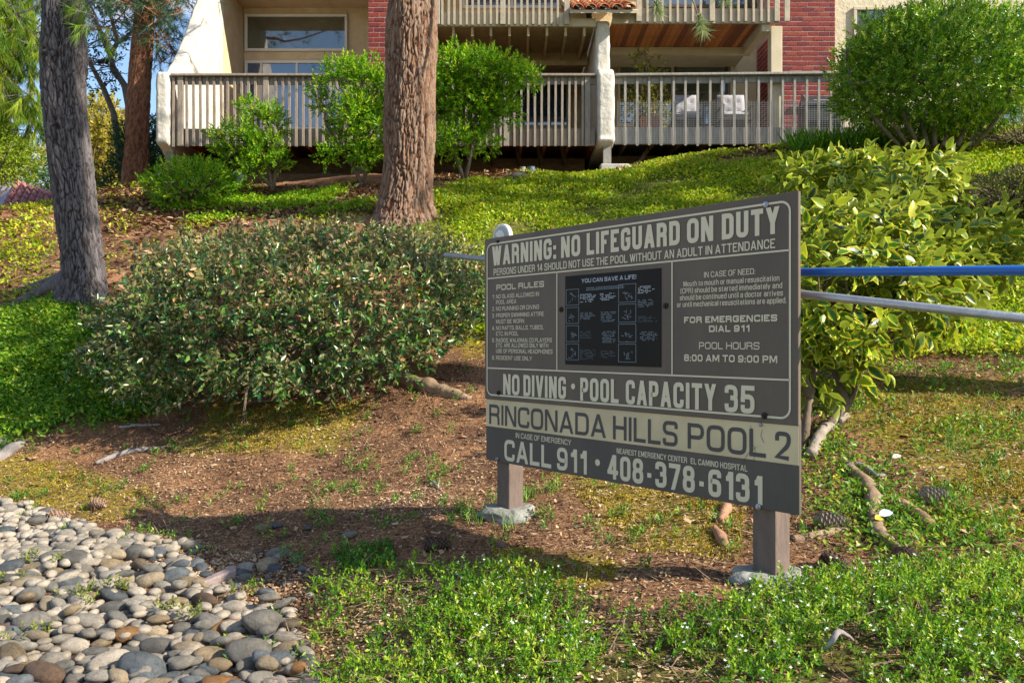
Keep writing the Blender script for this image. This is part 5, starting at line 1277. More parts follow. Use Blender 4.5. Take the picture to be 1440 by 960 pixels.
for i in range(90):
    j = random.randrange(len(C)); base_ = Vector((-1.85 + random.uniform(-.5, .5), 7.1 + random.uniform(-.35, .35), 0)); base_.z = gz(base_.x, base_.y) - .03
    if abs(C[j][0] + 1.8) > 1.15: continue
    limb(mb, base_, Vector(C[j]) - Vector((0, 0, .05)), .018, .004, .07, 6)
for i in range(3):                               # dead hanging twigs at the front
    e_ = P(345 + random.gauss(0, 4), 600, 5.75); s_ = P(345 + random.gauss(0, 3), 545, 5.8); limb(mb, s_, e_, .003, .002, .08, 4)
mb.build('stems', BARK_S, big, smooth=True)

# ------------------------------------------------------------------ variegated yellow bush behind the sign
VAR = ramp_mat('variegated_leaf', [(0, (.012, .065, .008)), (.35, (.05, .17, .012)), (.7, (.22, .36, .018)), (.9, (.52, .52, .035)), (1, (.62, .56, .04))], edge=(.58, .53, .03), under=(.22, .28, .03), transl=.36, rough=.36, spec=.4, edge_pos=(.46, .90))
vb = empty('variegated_bush', tuple(ground_hit(1150, 600)), 'yellow and green variegated large leaved bush behind the right half of the sign', 'bush')
parts_ = [((X(1235, 5.0), 5.2, H(358, 5.0)), (.60, .50, .24), 145), ((X(1195, 4.7), 4.75, H(415, 4.7)), (.52, .36, .26), 84), ((X(1212, 6.4), 6.4, H(262, 6.4)), (.64, .45, .10), 240),
          ((X(1235, 5.7), 5.7, H(308, 5.7)), (.55, .45, .18), 84), ((X(1300, 4.9), 5.0, H(420, 4.9)), (.28, .26, .20), 60), ((X(1395, 5.3), 5.4, H(345, 5.3)), (.20, .22, .14), 52), ((X(1160, 4.6), 4.65, H(500, 4.6)), (.20, .24, .20), 44)]
Cs, As = [], []
for i, (c_, r_, n_) in enumerate(parts_):
    a_, b_ = blob_pts(n_, c_, r_, 2.2, .55, 40 + i, -1, .3); Cs.append(a_); As.append(norm(b_ * .7 + np.array([0, -.1, .25]) + rdir(len(a_)) * .7))
C, A = np.concatenate(Cs), np.concatenate(As)
def rf2(p_, i_): return np.clip(rng.random(len(p_)) * .8 + np.clip((p_[:, 2] - .6) / 1.0, 0, 1) * .2 * rng.random(len(p_)), 0, 1)
leaf_pair_bush(vb, 'leaf', C, A, 8, .18, .112, VAR, .52, rf2, 300, 'leaf8', .3, 1.15, .35)
mb = MB(); vg = ground_hit(1152, 612)
st_ = [[(1152, 620, 4.5), (1170, 590, 4.55), (1192, 570, 4.6), (1205, 540, 4.7), (1225, 490, 4.8), (1250, 430, 4.9)], [(1128, 640, 4.35), (1135, 590, 4.5), (1142, 540, 4.6), (1150, 480, 4.8), (1160, 400, 5)],
       [(1192, 570, 4.6), (1180, 540, 4.7), (1165, 500, 4.8), (1160, 440, 5)], [(1140, 560, 4.55), (1120, 500, 4.7), (1110, 430, 5), (1120, 330, 5.4)], [(1205, 540, 4.7), (1215, 470, 5), (1230, 380, 5.4), (1220, 260, 6)], [(1250, 430, 4.9), (1300, 390, 5.1), (1380, 360, 5.3)]]
for s_ in st_: pts = [P(*q_) for q_ in s_]; mb.tube(pts, [.026 * (1 - .55 * i / (len(pts) - 1)) for i in range(len(pts))], 8)
for i in range(0, len(C), 9):
    s_ = random.choice(st_); limb(mb, P(*s_[-2]), Vector(C[i]), .008, .003, .12, 4)
mb.build('stems', BARK_S, vb, smooth=True)

# ------------------------------------------------------------------ pines outside the frame on the right; they throw the dappled shade
for (x, y, h_, rad, sd, lab) in PINES_OUT:
    g = gz(x, y); o = empty('pine_tree', (x, y, g), lab, 'tree')
    link('trunk', trunk_mesh('trunk', [(x, y, g - .3, .24), (x, y, g + 3, .2), (x + .2, y, g + h_, .04)], 40, .12, .02, (.07, .2)), BARK_L, o)
    pine_crown(o, BARK_L, NEED_D, x, y, g + h_ * .43, g + h_ * .97, rad, 34, sd, tuft_k=24, ln=.22, w=.012, tufts=13)
# ------------------------------------------------------------------ ground cover on the slope (nobody could count it)
SLOPE = ramp_mat('slope_groundcover_leaf', [(0, (.07, .15, .008)), (.35, (.20, .34, .010)), (.68, (.48, .56, .02)), (.85, (.60, .50, .04)), (.93, (.50, .28, .07)), (1, (.34, .16, .06))], transl=.42, rough=.5)
LEFTG = ramp_mat('left_groundcover_leaf', [(0, (.03, .13, .010)), (.5, (.10, .26, .015)), (.85, (.34, .46, .03)), (1, (.55, .52, .05))], transl=.42, rough=.45)
FGG = ramp_mat('foreground_groundcover_leaf', [(0, (.025, .10, .008)), (.45, (.10, .26, .012)), (.78, (.36, .50, .03)), (1, (.60, .58, .10))], transl=.4, rough=.38, spec=.35)
TWIG = mat('dry_twig', (.26, .18, .13), .85, (.16, .10, .07), 12)
def cover(poly_, n_, hgt, ln, m, name, label, wr=.5, dens=None, tmpl='fold4', up=.9, clump=1.9, rb=0):
    q_ = scatter(poly_, n_); x, y = q_[:, 0], q_[:, 1]
    f_ = fbm(col3(x, y), clump, 21, 3)
    if dens is not None:
        k = rng.random(n_) < np.clip(dens(x, y, f_), 0, 1); x, y, f_ = x[k], y[k], f_[k]
    x = x + rng.normal(size=len(x)) * .09; y = y + rng.normal(size=len(y)) * .09 * (1 if rb == 0 else 0)
    n2 = len(x); hh = hgt * np.clip(.35 + 1.6 * (f_ - .3), .15, 1.5)
    z = ground_z(x, y) + hh * (.15 + .85 * rng.random(n2) ** .7)
    P_ = col3(x, y, z); D = rdir(n2); D[:, 2] = np.abs(D[:, 2]) * .6 + .1
    N = np.array([0, 0, up]) + rdir(n2) * .75
    L = ln * (.6 + .7 * rng.random(n2)) * np.clip(y / y.min(), 1, 1.25)
    o = leaves(name, P_, D, N, L, L * wr, m, None, np.clip(rng.random(n2) * .62 + f_ * .35 + rb + (rng.random(n2) < .04) * .4, 0, 1), tmpl)
    return tag(o, label, 'ground cover', None, 'stuff')
def d_mid(x, y, f_):
    px, py = pix(x, y, ground_z(x, y, False))
    d = np.clip((f_ - .36) * 6, .06, 1)
    right = (px > 1120) & (py > 230); return np.where(right, d * .8, d)
cover(Z_MIDTOP, 200000, .10, .040, SLOPE, 'ground_cover', 'sunlit yellow green ground cover over the upper slope', dens=d_mid, tmpl='fold2')
cover(Z_MIDTOP, 30000, .11, .045, LEFTG, 'ground_cover', 'greener leafy tufts in the ground cover of the upper slope', dens=lambda x, y, f_: np.clip((f_ - .52) * 6, 0, 1))
cover(Z_LEFT, 75000, .07, .038, LEFTG, 'ground_cover', 'thick bright green ground cover left of the big bush', dens=lambda x, y, f_: np.clip((f_ - .38) * 6, .12, 1), clump=2.6)
cover(Z_LEFTUP, 30000, .06, .05, SLOPE, 'ground_cover', 'patchy green cover on the far left slope behind the grey pine', dens=lambda x, y, f_: np.clip((f_ - .42) * 7, 0, 1), tmpl='fold2')
cover(gpoly([(230, 290), (440, 268), (520, 282), (520, 300), (330, 312), (240, 310)]), 9000, .08, .05, GREEN1, 'ground_cover', 'bright low plants in front of the deck shrubs', dens=lambda x, y, f_: np.clip((f_ - .45) * 7, 0, 1))
# far slopes that the frame does not show as clearly: sparse cover, so the hill goes on
cover([(2.9, 2.2), (8, 2.2), (10.5, 8), (10.5, 13), (6.4, 13), (5.3, 7.2), (3.7, 5.0)], 26000, .08, .06, SLOPE, 'ground_cover', 'ground cover running on over the slope to the right', tmpl='fold2')
# foreground cover: trailing stems, small leaves and tiny white flowers
a = np.array(Z_FG)
cx = rng.random(0)
spr = scatter(Z_FG, 11500); x, y = spr[:, 0], spr[:, 1]; f_ = fbm(col3(x, y), 3.0, 77, 3)
left_thin = np.clip((x + .75) * 1.6, .45, 1)
k = rng.random(len(x)) < np.clip((f_ - .37) * 7, .06, 1) * left_thin; x, y, f_ = x[k], y[k], f_[k]
zz = ground_z(x, y) + (.008 + .058 * rng.random(len(x)) ** .8) * np.clip(.5 + 1.3 * (f_ - .3), .3, 1.3)
C = col3(x, y, zz); A = norm(rdir(len(x)) * .8 + np.array([0, -.1, .75]))
p_, d_, n_, l_, i_ = sprigs(C, A, 11, .055, .0175, 1.1, .35)
rn = np.clip(rng.random(len(C))[i_] * .5 + rng.random(len(i_)) * .35 + (f_[i_] - .3) * .35, 0, 1)
fgc = leaves('ground_cover', p_, d_, n_, l_, l_ * .48, FGG, None, rn, 'fold2'); tag(fgc, 'low green ground cover with tiny white flowers along the bottom', 'ground cover', None, 'stuff')
mb = MB()
for j in range(0, len(C), 6):
    c_ = Vector(C[j]); a_ = Vector(A[j]); g_ = c_ - a_ * .07; mb.tube([Vector((g_.x, g_.y, c_.z - .06)), c_, c_ + a_ * .055], [.0016, .0013, .0008], 3, cap=False)
for j in range(700):
    q_ = C[random.randrange(len(C))]; an = random.uniform(0, 6.28); L_ = random.uniform(.06, .2)
    e_ = Vector((q_[0] + math.cos(an) * L_, q_[1] + math.sin(an) * L_, q_[2] + random.uniform(-.03, .03))); limb(mb, Vector(q_), e_, .0022, .001, .15, 4)
tag(mb.build('trailing_stems', TWIG, None), 'dry brown trailing stems within the foreground ground cover', 'stems', None, 'stuff')
k = rng.random(len(C)) < .12; fC = C[k] + A[k] * .06; nf = len(fC)
fl_ = np.where((pix(fC[:, 0], fC[:, 1], fC[:, 2])[0] > 640), 1, 0).astype(bool); fC = fC[fl_]; nf = len(fC)
FLW = mat('small_white_petal', (.72, .72, .66), .6)
o = leaves('flowers', fC, rdir(nf) * .3 + np.array([1, 0, .1]), np.array([0, -.3, 1.]) + rdir(nf) * .4, .013, .013, FLW, None, None, 'flower'); tag(o, 'tiny white star flowers dotted over the ground cover', 'flowers', None, 'stuff')

# ------------------------------------------------------------------ litter: bark chips, dry needles, weeds
LIT = ramp_mat('bark_litter', [(0, (.07, .036, .022)), (.3, (.20, .11, .062)), (.6, (.36, .235, .13)), (.9, (.52, .38, .23)), (1, (.66, .56, .42))], transl=0, rough=.9, spec=.15)
NEAR = [(-3.9, 5.6), (-2.3, 4.5), (-1.4, 3.3), (-.9, 2.7), (-.4, 2.4), (1.0, 2.55), (2.1, 2.5), (3.2, 3.6), (3.9, 5.6), (4.4, 6.6), (3.0, 7.2), (1.2, 7.4), (0, 7.2), (-1, 6.9), (-4.2, 7.4), (-4.6, 6.4)]
def litter(poly_, n_, ln, name, label, m=LIT, tm='chip', wr=.6, up=1.0, dz=.012):
    q_ = scatter(poly_, n_); x, y = q_[:, 0], q_[:, 1]; P_ = col3(x, y, ground_z(x, y) + .002 + dz * rng.random(n_))
    D = rdir(n_) * np.array([1, 1, .28]); N = np.array([0, 0, up]) + rdir(n_) * .45
    L = ln * (.4 + rng.random(n_) ** 2 * 1.3)
    f_ = fbm(col3(x, y), 2.2, 99, 3)
    o = leaves(name, P_, D, N, L, L * wr if wr > .05 else wr * ln, m, None, np.clip(rng.random(n_) * .85 + (f_ - .5) * .7, 0, 1), tm)
    return tag(o, label, 'litter', None, 'stuff')
litter(NEAR, 150000, .0115, 'bark_chips', 'reddish brown bark chips and dry bits strewn over the bare soil')
litter(NEAR, 4500, .026, 'bark_chips', 'larger flakes of bark and leaf bits on the bare soil', dz=.02)
litter(NEAR, 22000, .09, 'pine_needles', 'fallen brown pine needles on the bare soil', tm='needle', wr=.03, up=.6, dz=.02)
litter(gpoly([(130, 268), (300, 262), (440, 262), (560, 262), (560, 300), (330, 312), (150, 330)]), 16000, .06, 'bark_chips', 'sunlit brown litter on the upper slope below the deck')
Z_UPMID = gpoly([(70, 283), (300, 262), (560, 262), (560, 302), (430, 325), (150, 430), (60, 430), (-100, 440), (-100, 300)])
litter(Z_UPMID, 30000, .055, 'bark_chips', 'light brown litter over the dirt shoulder between the two near pines')
cover(Z_UPMID, 36000, .07, .045, SLOPE, 'ground_cover', 'scattered green patches on the dirt shoulder between the two near pines', dens=lambda x, y, f_: np.clip((f_ - .50) * 8, 0, 1), tmpl='fold2')
Z_RIGHTLOW = gpoly([(1130, 560), (1250, 515), (1460, 512), (1460, 800), (1250, 810), (1140, 740)])
cover(Z_RIGHTLOW, 26000, .035, .022, LEFTG, 'ground_cover', 'short mixed weeds and mossy growth on the soil right of the sign', dens=lambda x, y, f_: np.clip((f_ - .55) * 6, .05, .7), tmpl='fold2')
litter(Z_FG, 26000, .012, 'bark_chips', 'brown leaf litter showing between the foreground cover plants')
litter(Z_FG, 5000, .07, 'pine_needles', 'dry needles and bits under the foreground cover', tm='needle', wr=.03, up=.6, dz=.03)
litter([(-1.5, 12.6), (6.5, 12.0), (7.0, 13.6), (-1.5, 14.2)], 16000, .05, 'bark_chips', 'dry litter along the foot of the decks')
cover([(0, 12.4), (6.5, 11.8), (7.0, 13.3), (0, 13.6)], 12000, .06, .045, SLOPE, 'ground_cover', 'thin green cover reaching the foot of the right deck', dens=lambda x, y, f_: np.clip((f_ - .45) * 7, .05, 1), tmpl='fold2')
litter(Z_LEFTUP, 7000, .06, 'bark_chips', 'brown litter among the green on the far left slope')
litter(Z_SPARSE, 9000, .013, 'soil_crumbs', 'dark soil crumbs between the scattered stones', tm='lump')
# moss tufts: tiny points on the mossy patches
MOSSM = ramp_mat('moss_tips', [(0, (.14, .12, .012)), (.6, (.38, .30, .02)), (1, (.58, .44, .04))], transl=.25)
mq = np.concatenate([scatter(m_, 7000) for m_ in MOSS]); fx_ = fbm(col3(mq[:, 0], mq[:, 1]), 4.5, 55, 3); mq = mq[fx_ > .50]
o = leaves('moss', col3(mq[:, 0], mq[:, 1], ground_z(mq[:, 0], mq[:, 1]) + .001), rdir(len(mq)) * .5 + np.array([0, 0, 1]), rdir(len(mq)), .011, .008, MOSSM, None, None, 'fold2'); tag(o, 'yellow olive moss in patches on the soil', 'moss', None, 'stuff')
# little weeds and grass tufts on the bare soil
WEED = ramp_mat('weed_leaf', [(0, (.04, .13, .02)), (.6, (.12, .27, .03)), (1, (.34, .46, .06))], transl=.4, rough=.45)
wq = scatter(NEAR, 420); wf = fbm(col3(wq[:, 0], wq[:, 1]), 1.1, 5, 2); wq = wq[wf > .36]
wpx = [(165, 690), (130, 715), (25, 700), (60, 700), (205, 660), (385, 790), (240, 635), (520, 660), (620, 670), (605, 680), (640, 720), (700, 765), (655, 730), (545, 740), (1250, 735), (1240, 740), (1340, 700), (990, 690), (930, 740),
       (1380, 760), (1350, 720), (1300, 700), (740, 700), (780, 690), (870, 730), (900, 760), (480, 780), (500, 790), (420, 790), (330, 740), (860, 660), (1290, 640), (1400, 650), (1170, 640), (470, 690), (450, 730), (580, 610), (410, 600), (1240, 700), (1330, 760)]
wq = np.concatenate([wq] + [np.array([tuple(ground_hit(*w_)[:2])]) for w_ in wpx for _ in range(2)])
wq = np.repeat(wq, 4, 0) + rng.normal(size=(len(wq) * 4, 2)) * .028
wz = ground_z(wq[:, 0], wq[:, 1]); wC = col3(wq[:, 0], wq[:, 1], wz)
p_, d_, n_, l_, i_ = sprigs(wC, rdir(len(wC)) * .5 + np.array([0, 0, 1]), 8, .05, .026, 1.2, .3)
o = leaves('weeds', p_, d_, n_, l_, l_ * .42, WEED, None, None, 'fold4'); tag(o, 'small bright weeds sprouting from the bare soil', 'weeds', None, 'stuff')
gp = np.concatenate([np.array([tuple(ground_hit(*w_)[:2])]) for w_ in ((744, 700), (738, 705), (700, 716), (655, 715), (770, 695), (1350, 640), (1344, 630), (800, 650), (790, 645), (490, 690), (720, 745), (670, 735), (1330, 720), (1400, 740)) for _ in range(1)])
gp = np.repeat(gp, 26, 0) + rng.normal(size=(len(gp) * 26, 2)) * .03
o = leaves('grass_tufts', col3(gp[:, 0], gp[:, 1], ground_z(gp[:, 0], gp[:, 1])), rdir(len(gp)) * .5 + np.array([0, 0, 1]), rdir(len(gp)), .10 * (.5 + .7 * rng.random(len(gp))), .0035, WEED, None, None, 'blade'); tag(o, 'thin grass tufts near the sign posts', 'grass', None, 'stuff')
# bluish low plant by the near end of the cover
mb_q = scatter(gpoly([(470, 775), (550, 765), (560, 800), (480, 815)]), 900)
o = leaves('ground_cover', col3(mb_q[:, 0], mb_q[:, 1], ground_z(mb_q[:, 0], mb_q[:, 1]) + .03 * rng.random(900)), rdir(900) + np.array([0, 0, .5]), np.array([0, 0, 1.]) + rdir(900) * .7, .022, .01, LEFTG, None, rng.random(900) * .4, 'fold2'); tag(o, 'small dark green patch between the soil and the flowering cover', 'ground cover', None, 'stuff')

# ------------------------------------------------------------------ river stones
def stone_mesh(seed, flat, ang=0.0, sub=3):
    bm = bmesh.new(); bmesh.ops.create_icosphere(bm, subdivisions=sub, radius=1); off = Vector((seed * 7.3, seed * 3.1, 0))
    ax = 1 + .35 * mnoise.noise(off)
    for v in bm.verts:
        k = 1 + .20 * mnoise.noise(v.co * .9 + off) + .05 * mnoise.noise(v.co * 2.4 + off)
        if ang: k += ang * (abs(mnoise.noise(v.co * 1.9 + off * 2)) - .2)
        v.co = Vector((v.co.x * 1.22 * k, v.co.y * .86 * k * ax, v.co.z * flat * k))
    me = bpy.data.meshes.new('river_stone'); bm.to_mesh(me); bm.free(); me.polygons.foreach_set('use_smooth', [True] * len(me.polygons)); me.materials.append(None); return me
stones_me = [stone_mesh(i + 1, [.55, .7, .48, .62][i % 4], .12 if i % 5 == 4 else 0) for i in range(14)]
def stone_mat(name, a, b_, speck=.35):
    m = bpy.data.materials.new(name); m.use_nodes = True; MATS[name] = m
    n, l = m.node_tree.nodes, m.node_tree.links; p = n['Principled BSDF']; p.inputs['Roughness'].default_value = .7; p.inputs['Specular IOR Level'].default_value = .3
    tc = n.new('ShaderNodeTexCoord'); oi = n.new('ShaderNodeObjectInfo'); ml = n.new('ShaderNodeMath'); ml.operation = 'MULTIPLY'; ml.inputs[1].default_value = 60
    ad = n.new('ShaderNodeVectorMath'); ad.operation = 'ADD'; l.new(oi.outputs['Random'], ml.inputs[0]); l.new(tc.outputs['Object'], ad.inputs[0]); l.new(ml.outputs[0], ad.inputs[1])
    def nz(sc, de, ro):
        t = n.new('ShaderNodeTexNoise'); t.inputs['Scale'].default_value = sc; t.inputs['Detail'].default_value = de; t.inputs['Roughness'].default_value = ro; l.new(ad.outputs[0], t.inputs['Vector']); return t.outputs['Fac']
    def rp(f_, p0, p1, c0, c1):
        r = n.new('ShaderNodeValToRGB'); r.color_ramp.elements[0].position = p0; r.color_ramp.elements[1].position = p1; r.color_ramp.elements[0].color = hexc(*c0); r.color_ramp.elements[1].color = hexc(*c1); l.new(f_, r.inputs['Fac']); return r.outputs[0]
    def mul(x, y):
        q_ = n.new('ShaderNodeMixRGB'); q_.blend_type = 'MULTIPLY'; q_.inputs['Fac'].default_value = 1; l.new(x, q_.inputs['Color1']); l.new(y, q_.inputs['Color2']); return q_.outputs[0]
    c = rp(nz(1.4, 8, .6), .36, .64, a, b_)
    c = mul(c, rp(nz(26, 5, .8), .36, .60, (1 - speck,) * 3, (1.12, 1.1, 1.08)))
    c = mul(c, rp(nz(4.5, 9, .75), .38, .50, (.62, .60, .56), (1, 1, 1)))
    mr = n.new('ShaderNodeMapRange'); mr.inputs[3].default_value = .72; mr.inputs[4].default_value = 1.25; l.new(oi.outputs['Random'], mr.inputs[0])
    c = mul(c, mr.outputs[0]); l.new(c, p.inputs['Base Color'])
    b = n.new('ShaderNodeBump'); b.inputs['Strength'].default_value = .55; b.inputs['Distance'].default_value = .03; l.new(nz(9, 9, .75), b.inputs['Height']); l.new(b.outputs[0], p.inputs['Normal'])
    return m
SMATS = [('white', stone_mat('stone_white', (.42, .37, .30), (.29, .25, .20))), ('pale grey', stone_mat('stone_pale_grey', (.29, .265, .225), (.20, .18, .15))), ('grey', stone_mat('stone_grey', (.18, .17, .15), (.11, .105, .095))),
         ('blue grey', stone_mat('stone_blue_grey', (.115, .13, .14), (.065, .075, .085))), ('tan', stone_mat('stone_tan', (.24, .185, .115), (.15, .115, .07))), ('cream', stone_mat('stone_cream', (.34, .275, .185), (.23, .18, .12))),
         ('brown', stone_mat('stone_brown', (.14, .09, .06), (.085, .055, .038))), ('rusty', stone_mat('stone_rusty', (.28, .14, .045), (.17, .09, .035)))]
SM_ = dict(SMATS)
placed = []
def stone(x, y, r_, colname, label=None, zoff=.0, me=None, tilt_=.25, sink=.25, rz=None, group='river stones in the bed'):
    me = me or random.choice(stones_me); o = bpy.data.objects.new('river_stone', me); COL.objects.link(o)
    o.material_slots[0].link = 'OBJECT'; o.material_slots[0].material = SM_[colname]
    o.location = (x, y, gz(x, y) + r_ * .55 * (1 - sink) + zoff); o.scale = (r_ * random.uniform(.9, 1.22), r_ * random.uniform(.82, 1.05), r_ * random.uniform(.8, 1.15)) if tilt_ > .2 else (r_, r_, r_)
    o.rotation_euler = (random.gauss(0, tilt_), random.gauss(0, tilt_), rz if rz is not None else random.uniform(-.7, .7) + (math.pi if random.random() < .5 else 0))
    tag(o, label, 'stone', group); placed.append((x, y, r_)); return o
# stones one can single out
for px, py, w, cn, lab in ((372, 876, 54, 'grey', 'large smooth grey boulder at the right end of the stone bed'), (62, 950, 52, 'brown', 'big dark brown stone at the bottom left corner'), (200, 942, 66, 'blue grey', 'large dark blue grey stone at the bottom of the bed'),
                           (184, 895, 40, 'rusty', 'rough orange brown stone in the lower middle of the bed'), (106, 788, 42, 'grey', 'large dark grey rounded stone in the upper part of the bed'), (298, 922, 46, 'tan', 'round speckled greenish tan stone near the bottom of the bed'),
                           (245, 792, 32, 'pale grey', 'pale rounded stone at the shady edge of the bed'), (376, 797, 32, 'cream', 'cream speckled stone lying alone in the dark soil'), (370, 744, 20, 'tan', 'small tan egg shaped stone alone on the soil'),
                           (350, 916, 56, 'grey', 'long flat grey stone at the lower right of the bed'), (248, 811, 36, 'blue grey', 'blue grey stone in the shade at the edge of the bed'), (228, 834, 20, 'tan', 'upright golden brown stone in the middle of the bed'),
                           (192, 832, 28, 'white', 'bright white angular stone in the middle of the bed'), (491, 752, 21, 'pale grey', 'pale chipped stone alone on the soil left of the sign'), (350, 799, 20, 'blue grey', 'small blue grey stone beside the cream one in the soil'),
                           (346, 813, 22, 'grey', 'small flat grey stone below the cream one in the soil'), (418, 787, 18, 'grey', 'small grey stone right of the cream one in the soil'), (425, 803, 16, 'blue grey', 'smallest blue stone nearest the ground cover'),
                           (390, 741, 14, 'blue grey', 'tiny blue stone beside the egg shaped one'), (432, 743, 13, 'blue grey', 'tiny blue stone right of the egg shaped one'), (436, 838, 14, 'white', 'white chip of stone at the edge of the ground cover'),
                           (12, 716, 22, 'pale grey', 'pale stone at the upper left corner of the bed'), (75, 808, 22, 'tan', 'upright speckled tan stone below the dark grey one'), (104, 910, 36, 'white', 'speckled white stone in the lower left of the bed'),
                           (45, 875, 44, 'grey', 'dark grey rounded stone in the left of the bed'), (42, 772, 26, 'white', 'white round stone in the upper left of the bed')):
    gp_ = ground_hit(px, py + w * .22); r_ = w / F * gp_.y / 2 / 1.05
    stone(gp_.x, gp_.y, r_, cn, lab, me=stones_me[[1, 5, 9, 3, 0, 6, 12][len(placed) % 7]], tilt_=.12, sink=.15)
cand = []; arr = np.zeros((8000, 3)); na = len(placed); arr[:na] = placed
poly_s = Z_STONE; an = np.array(poly_s)
for r_lo, r_hi, tries in ((.044, .060, 300), (.031, .044, 3000), (.022, .031, 9000), (.014, .022, 14000)):
    q_ = scatter(poly_s, tries)
    px, py = pix(q_[:, 0], q_[:, 1], ground_z(q_[:, 0], q_[:, 1], False))
    for (x, y), u_, v_ in zip(q_, px, py):
        if u_ < -60 or v_ > 1010: continue
        r_ = random.uniform(r_lo, r_hi) * (.92 if y > 4.2 else 1)
        if ((arr[:na, 0] - x) ** 2 + (arr[:na, 1] - y) ** 2 > ((arr[:na, 2] + r_) * .84) ** 2).all(): arr[na] = (x, y, r_); na += 1; cand.append((x, y, r_))
# a second course lying on top, filling the gaps
for x, y in scatter(poly_s, 420):
    u_, v_ = pix(x, y, gz(x, y))
    if u_ > -40 and v_ < 1000: cand.append((x, y, -random.uniform(.020, .038)))
vis = sorted(cand, key=lambda c_: -abs(c_[2]) / c_[1])
wts = [('white', .13), ('cream', .11), ('pale grey', .28), ('grey', .22), ('blue grey', .12), ('tan', .09), ('brown', .03), ('rusty', .02)]
small = []
NIND = 300 - 26
def where(px, py):
    a_ = ['far left', 'left', 'middle', 'right', 'right end'][min(4, max(0, int(px / 95)))]; b__ = ['along the top edge', 'in the upper part', 'halfway down', 'in the lower part', 'along the bottom'][min(4, max(0, int((py - 700) / 52)))]
    return '%s of the bed, %s' % (b__, a_)
for j, (x, y, r_) in enumerate(vis):
    cn = random.choices([w_[0] for w_ in wts], [w_[1] for w_ in wts])[0]; pile = r_ < 0; r_ = abs(r_)
    if j < NIND:
        px, py = pix(x, y, gz(x, y))
        me_i = random.randrange(14); shp = ['flattish', 'rounded', 'flat', 'oval'][me_i % 4] if me_i % 5 != 4 else 'angular'
        lab = '%s %s %s stone%s %s' % ('large' if r_ > .046 else 'medium' if r_ > .037 else 'small', shp, cn, ' on top' if pile else '', where(px, py))
        stone(x, y, r_, cn, lab, zoff=.030 if pile else 0, tilt_=.25, sink=.25, me=stones_me[me_i])
    else: small.append((x, y, r_, cn, pile))
mb_by = {}
sm_ico = []
for k_ in range(4):
    me_ = stone_mesh(30 + k_, .6, 0, 2); sm_ico.append((np.array([v.co[:] for v in me_.vertices]), [tuple(f.vertices) for f in me_.polygons]))
for x, y, r_, cn, pile in small:
    vs, fs = random.choice(sm_ico); a_ = random.uniform(0, 6.28); ca, sa = math.cos(a_), math.sin(a_)
    v2 = np.stack([vs[:, 0] * ca - vs[:, 1] * sa, vs[:, 0] * sa + vs[:, 1] * ca, vs[:, 2]], 1) * r_ + np.array([x, y, gz(x, y) + r_ * .4 + (.025 if pile else 0)])
    mb_by.setdefault(0, MB()).add(v2, fs, [w_[0] for w_ in wts].index(cn))
o = mb_by[0].build('small_stones', [SM_[w_[0]] for w_ in wts], None, smooth=True); tag(o, 'small mixed pebbles filling the gaps between the river stones', 'pebbles', 'river stones in the bed', 'stuff')
for (x, y) in scatter(Z_SPARSE, 26):
    stone(x, y, random.uniform(.018, .045), random.choice(['blue grey', 'grey', 'blue grey', 'pale grey']), 'loose stone half sunk in the dark soil right of the bed', sink=.6, group='loose stones beside the bed')
# flat pinkish slab of stone
s0, s1 = ground_hit(283, 828), ground_hit(331, 812); b = MB()
d = (s1 - s0).normalized(); w_ = Vector((-d.y, d.x, 0)) * .035
b.add([s0 - w_ + Vector((0, 0, .03)), s0 + w_ * .4 + Vector((0, 0, .03)), s1 + w_ + Vector((0, 0, .045)), s1 - w_ * .9 + Vector((0, 0, .04)), s0 - w_ + Vector((0, 0, -.02)), s0 + w_ * .4 + Vector((0, 0, -.02)), s1 + w_ + Vector((0, 0, -.02)), s1 - w_ * .9 + Vector((0, 0, -.02))],
      [(0, 1, 2, 3), (7, 6, 5, 4), (0, 4, 5, 1), (1, 5, 6, 2), (2, 6, 7, 3), (3, 7, 4, 0)])
tag(b.build('stone_slab', mat('pink_slab', (.30, .23, .21), .85, (.22, .17, .16), 9, .5, 40), None, bevel=.006), 'flat pinkish slab lying in the dark soil', 'stone')
# weeds between the stones
vq = [ground_hit(px, py) for px, py in ((40, 795), (92, 800), (112, 848), (125, 858), (155, 840), (165, 845), (238, 868), (262, 875), (340, 845), (48, 908), (15, 920), (5, 828), (148, 700))]
wC = np.array([tuple(v + Vector((random.gauss(0, .03), random.gauss(0, .03), .03))) for v in vq for _ in range(7)])
p_, d_, n_, l_, i_ = sprigs(wC, rdir(len(wC)) * .6 + np.array([0, 0, 1]), 7, .05, .024, 1.2, .3)
o = leaves('weeds', p_, d_, n_, l_, l_ * .45, ramp_mat('olive_weed', [(0, (.08, .12, .02)), (1, (.30, .34, .04))], transl=.4), None, None, 'fold4'); tag(o, 'olive weeds growing between the river stones', 'weeds', None, 'stuff')

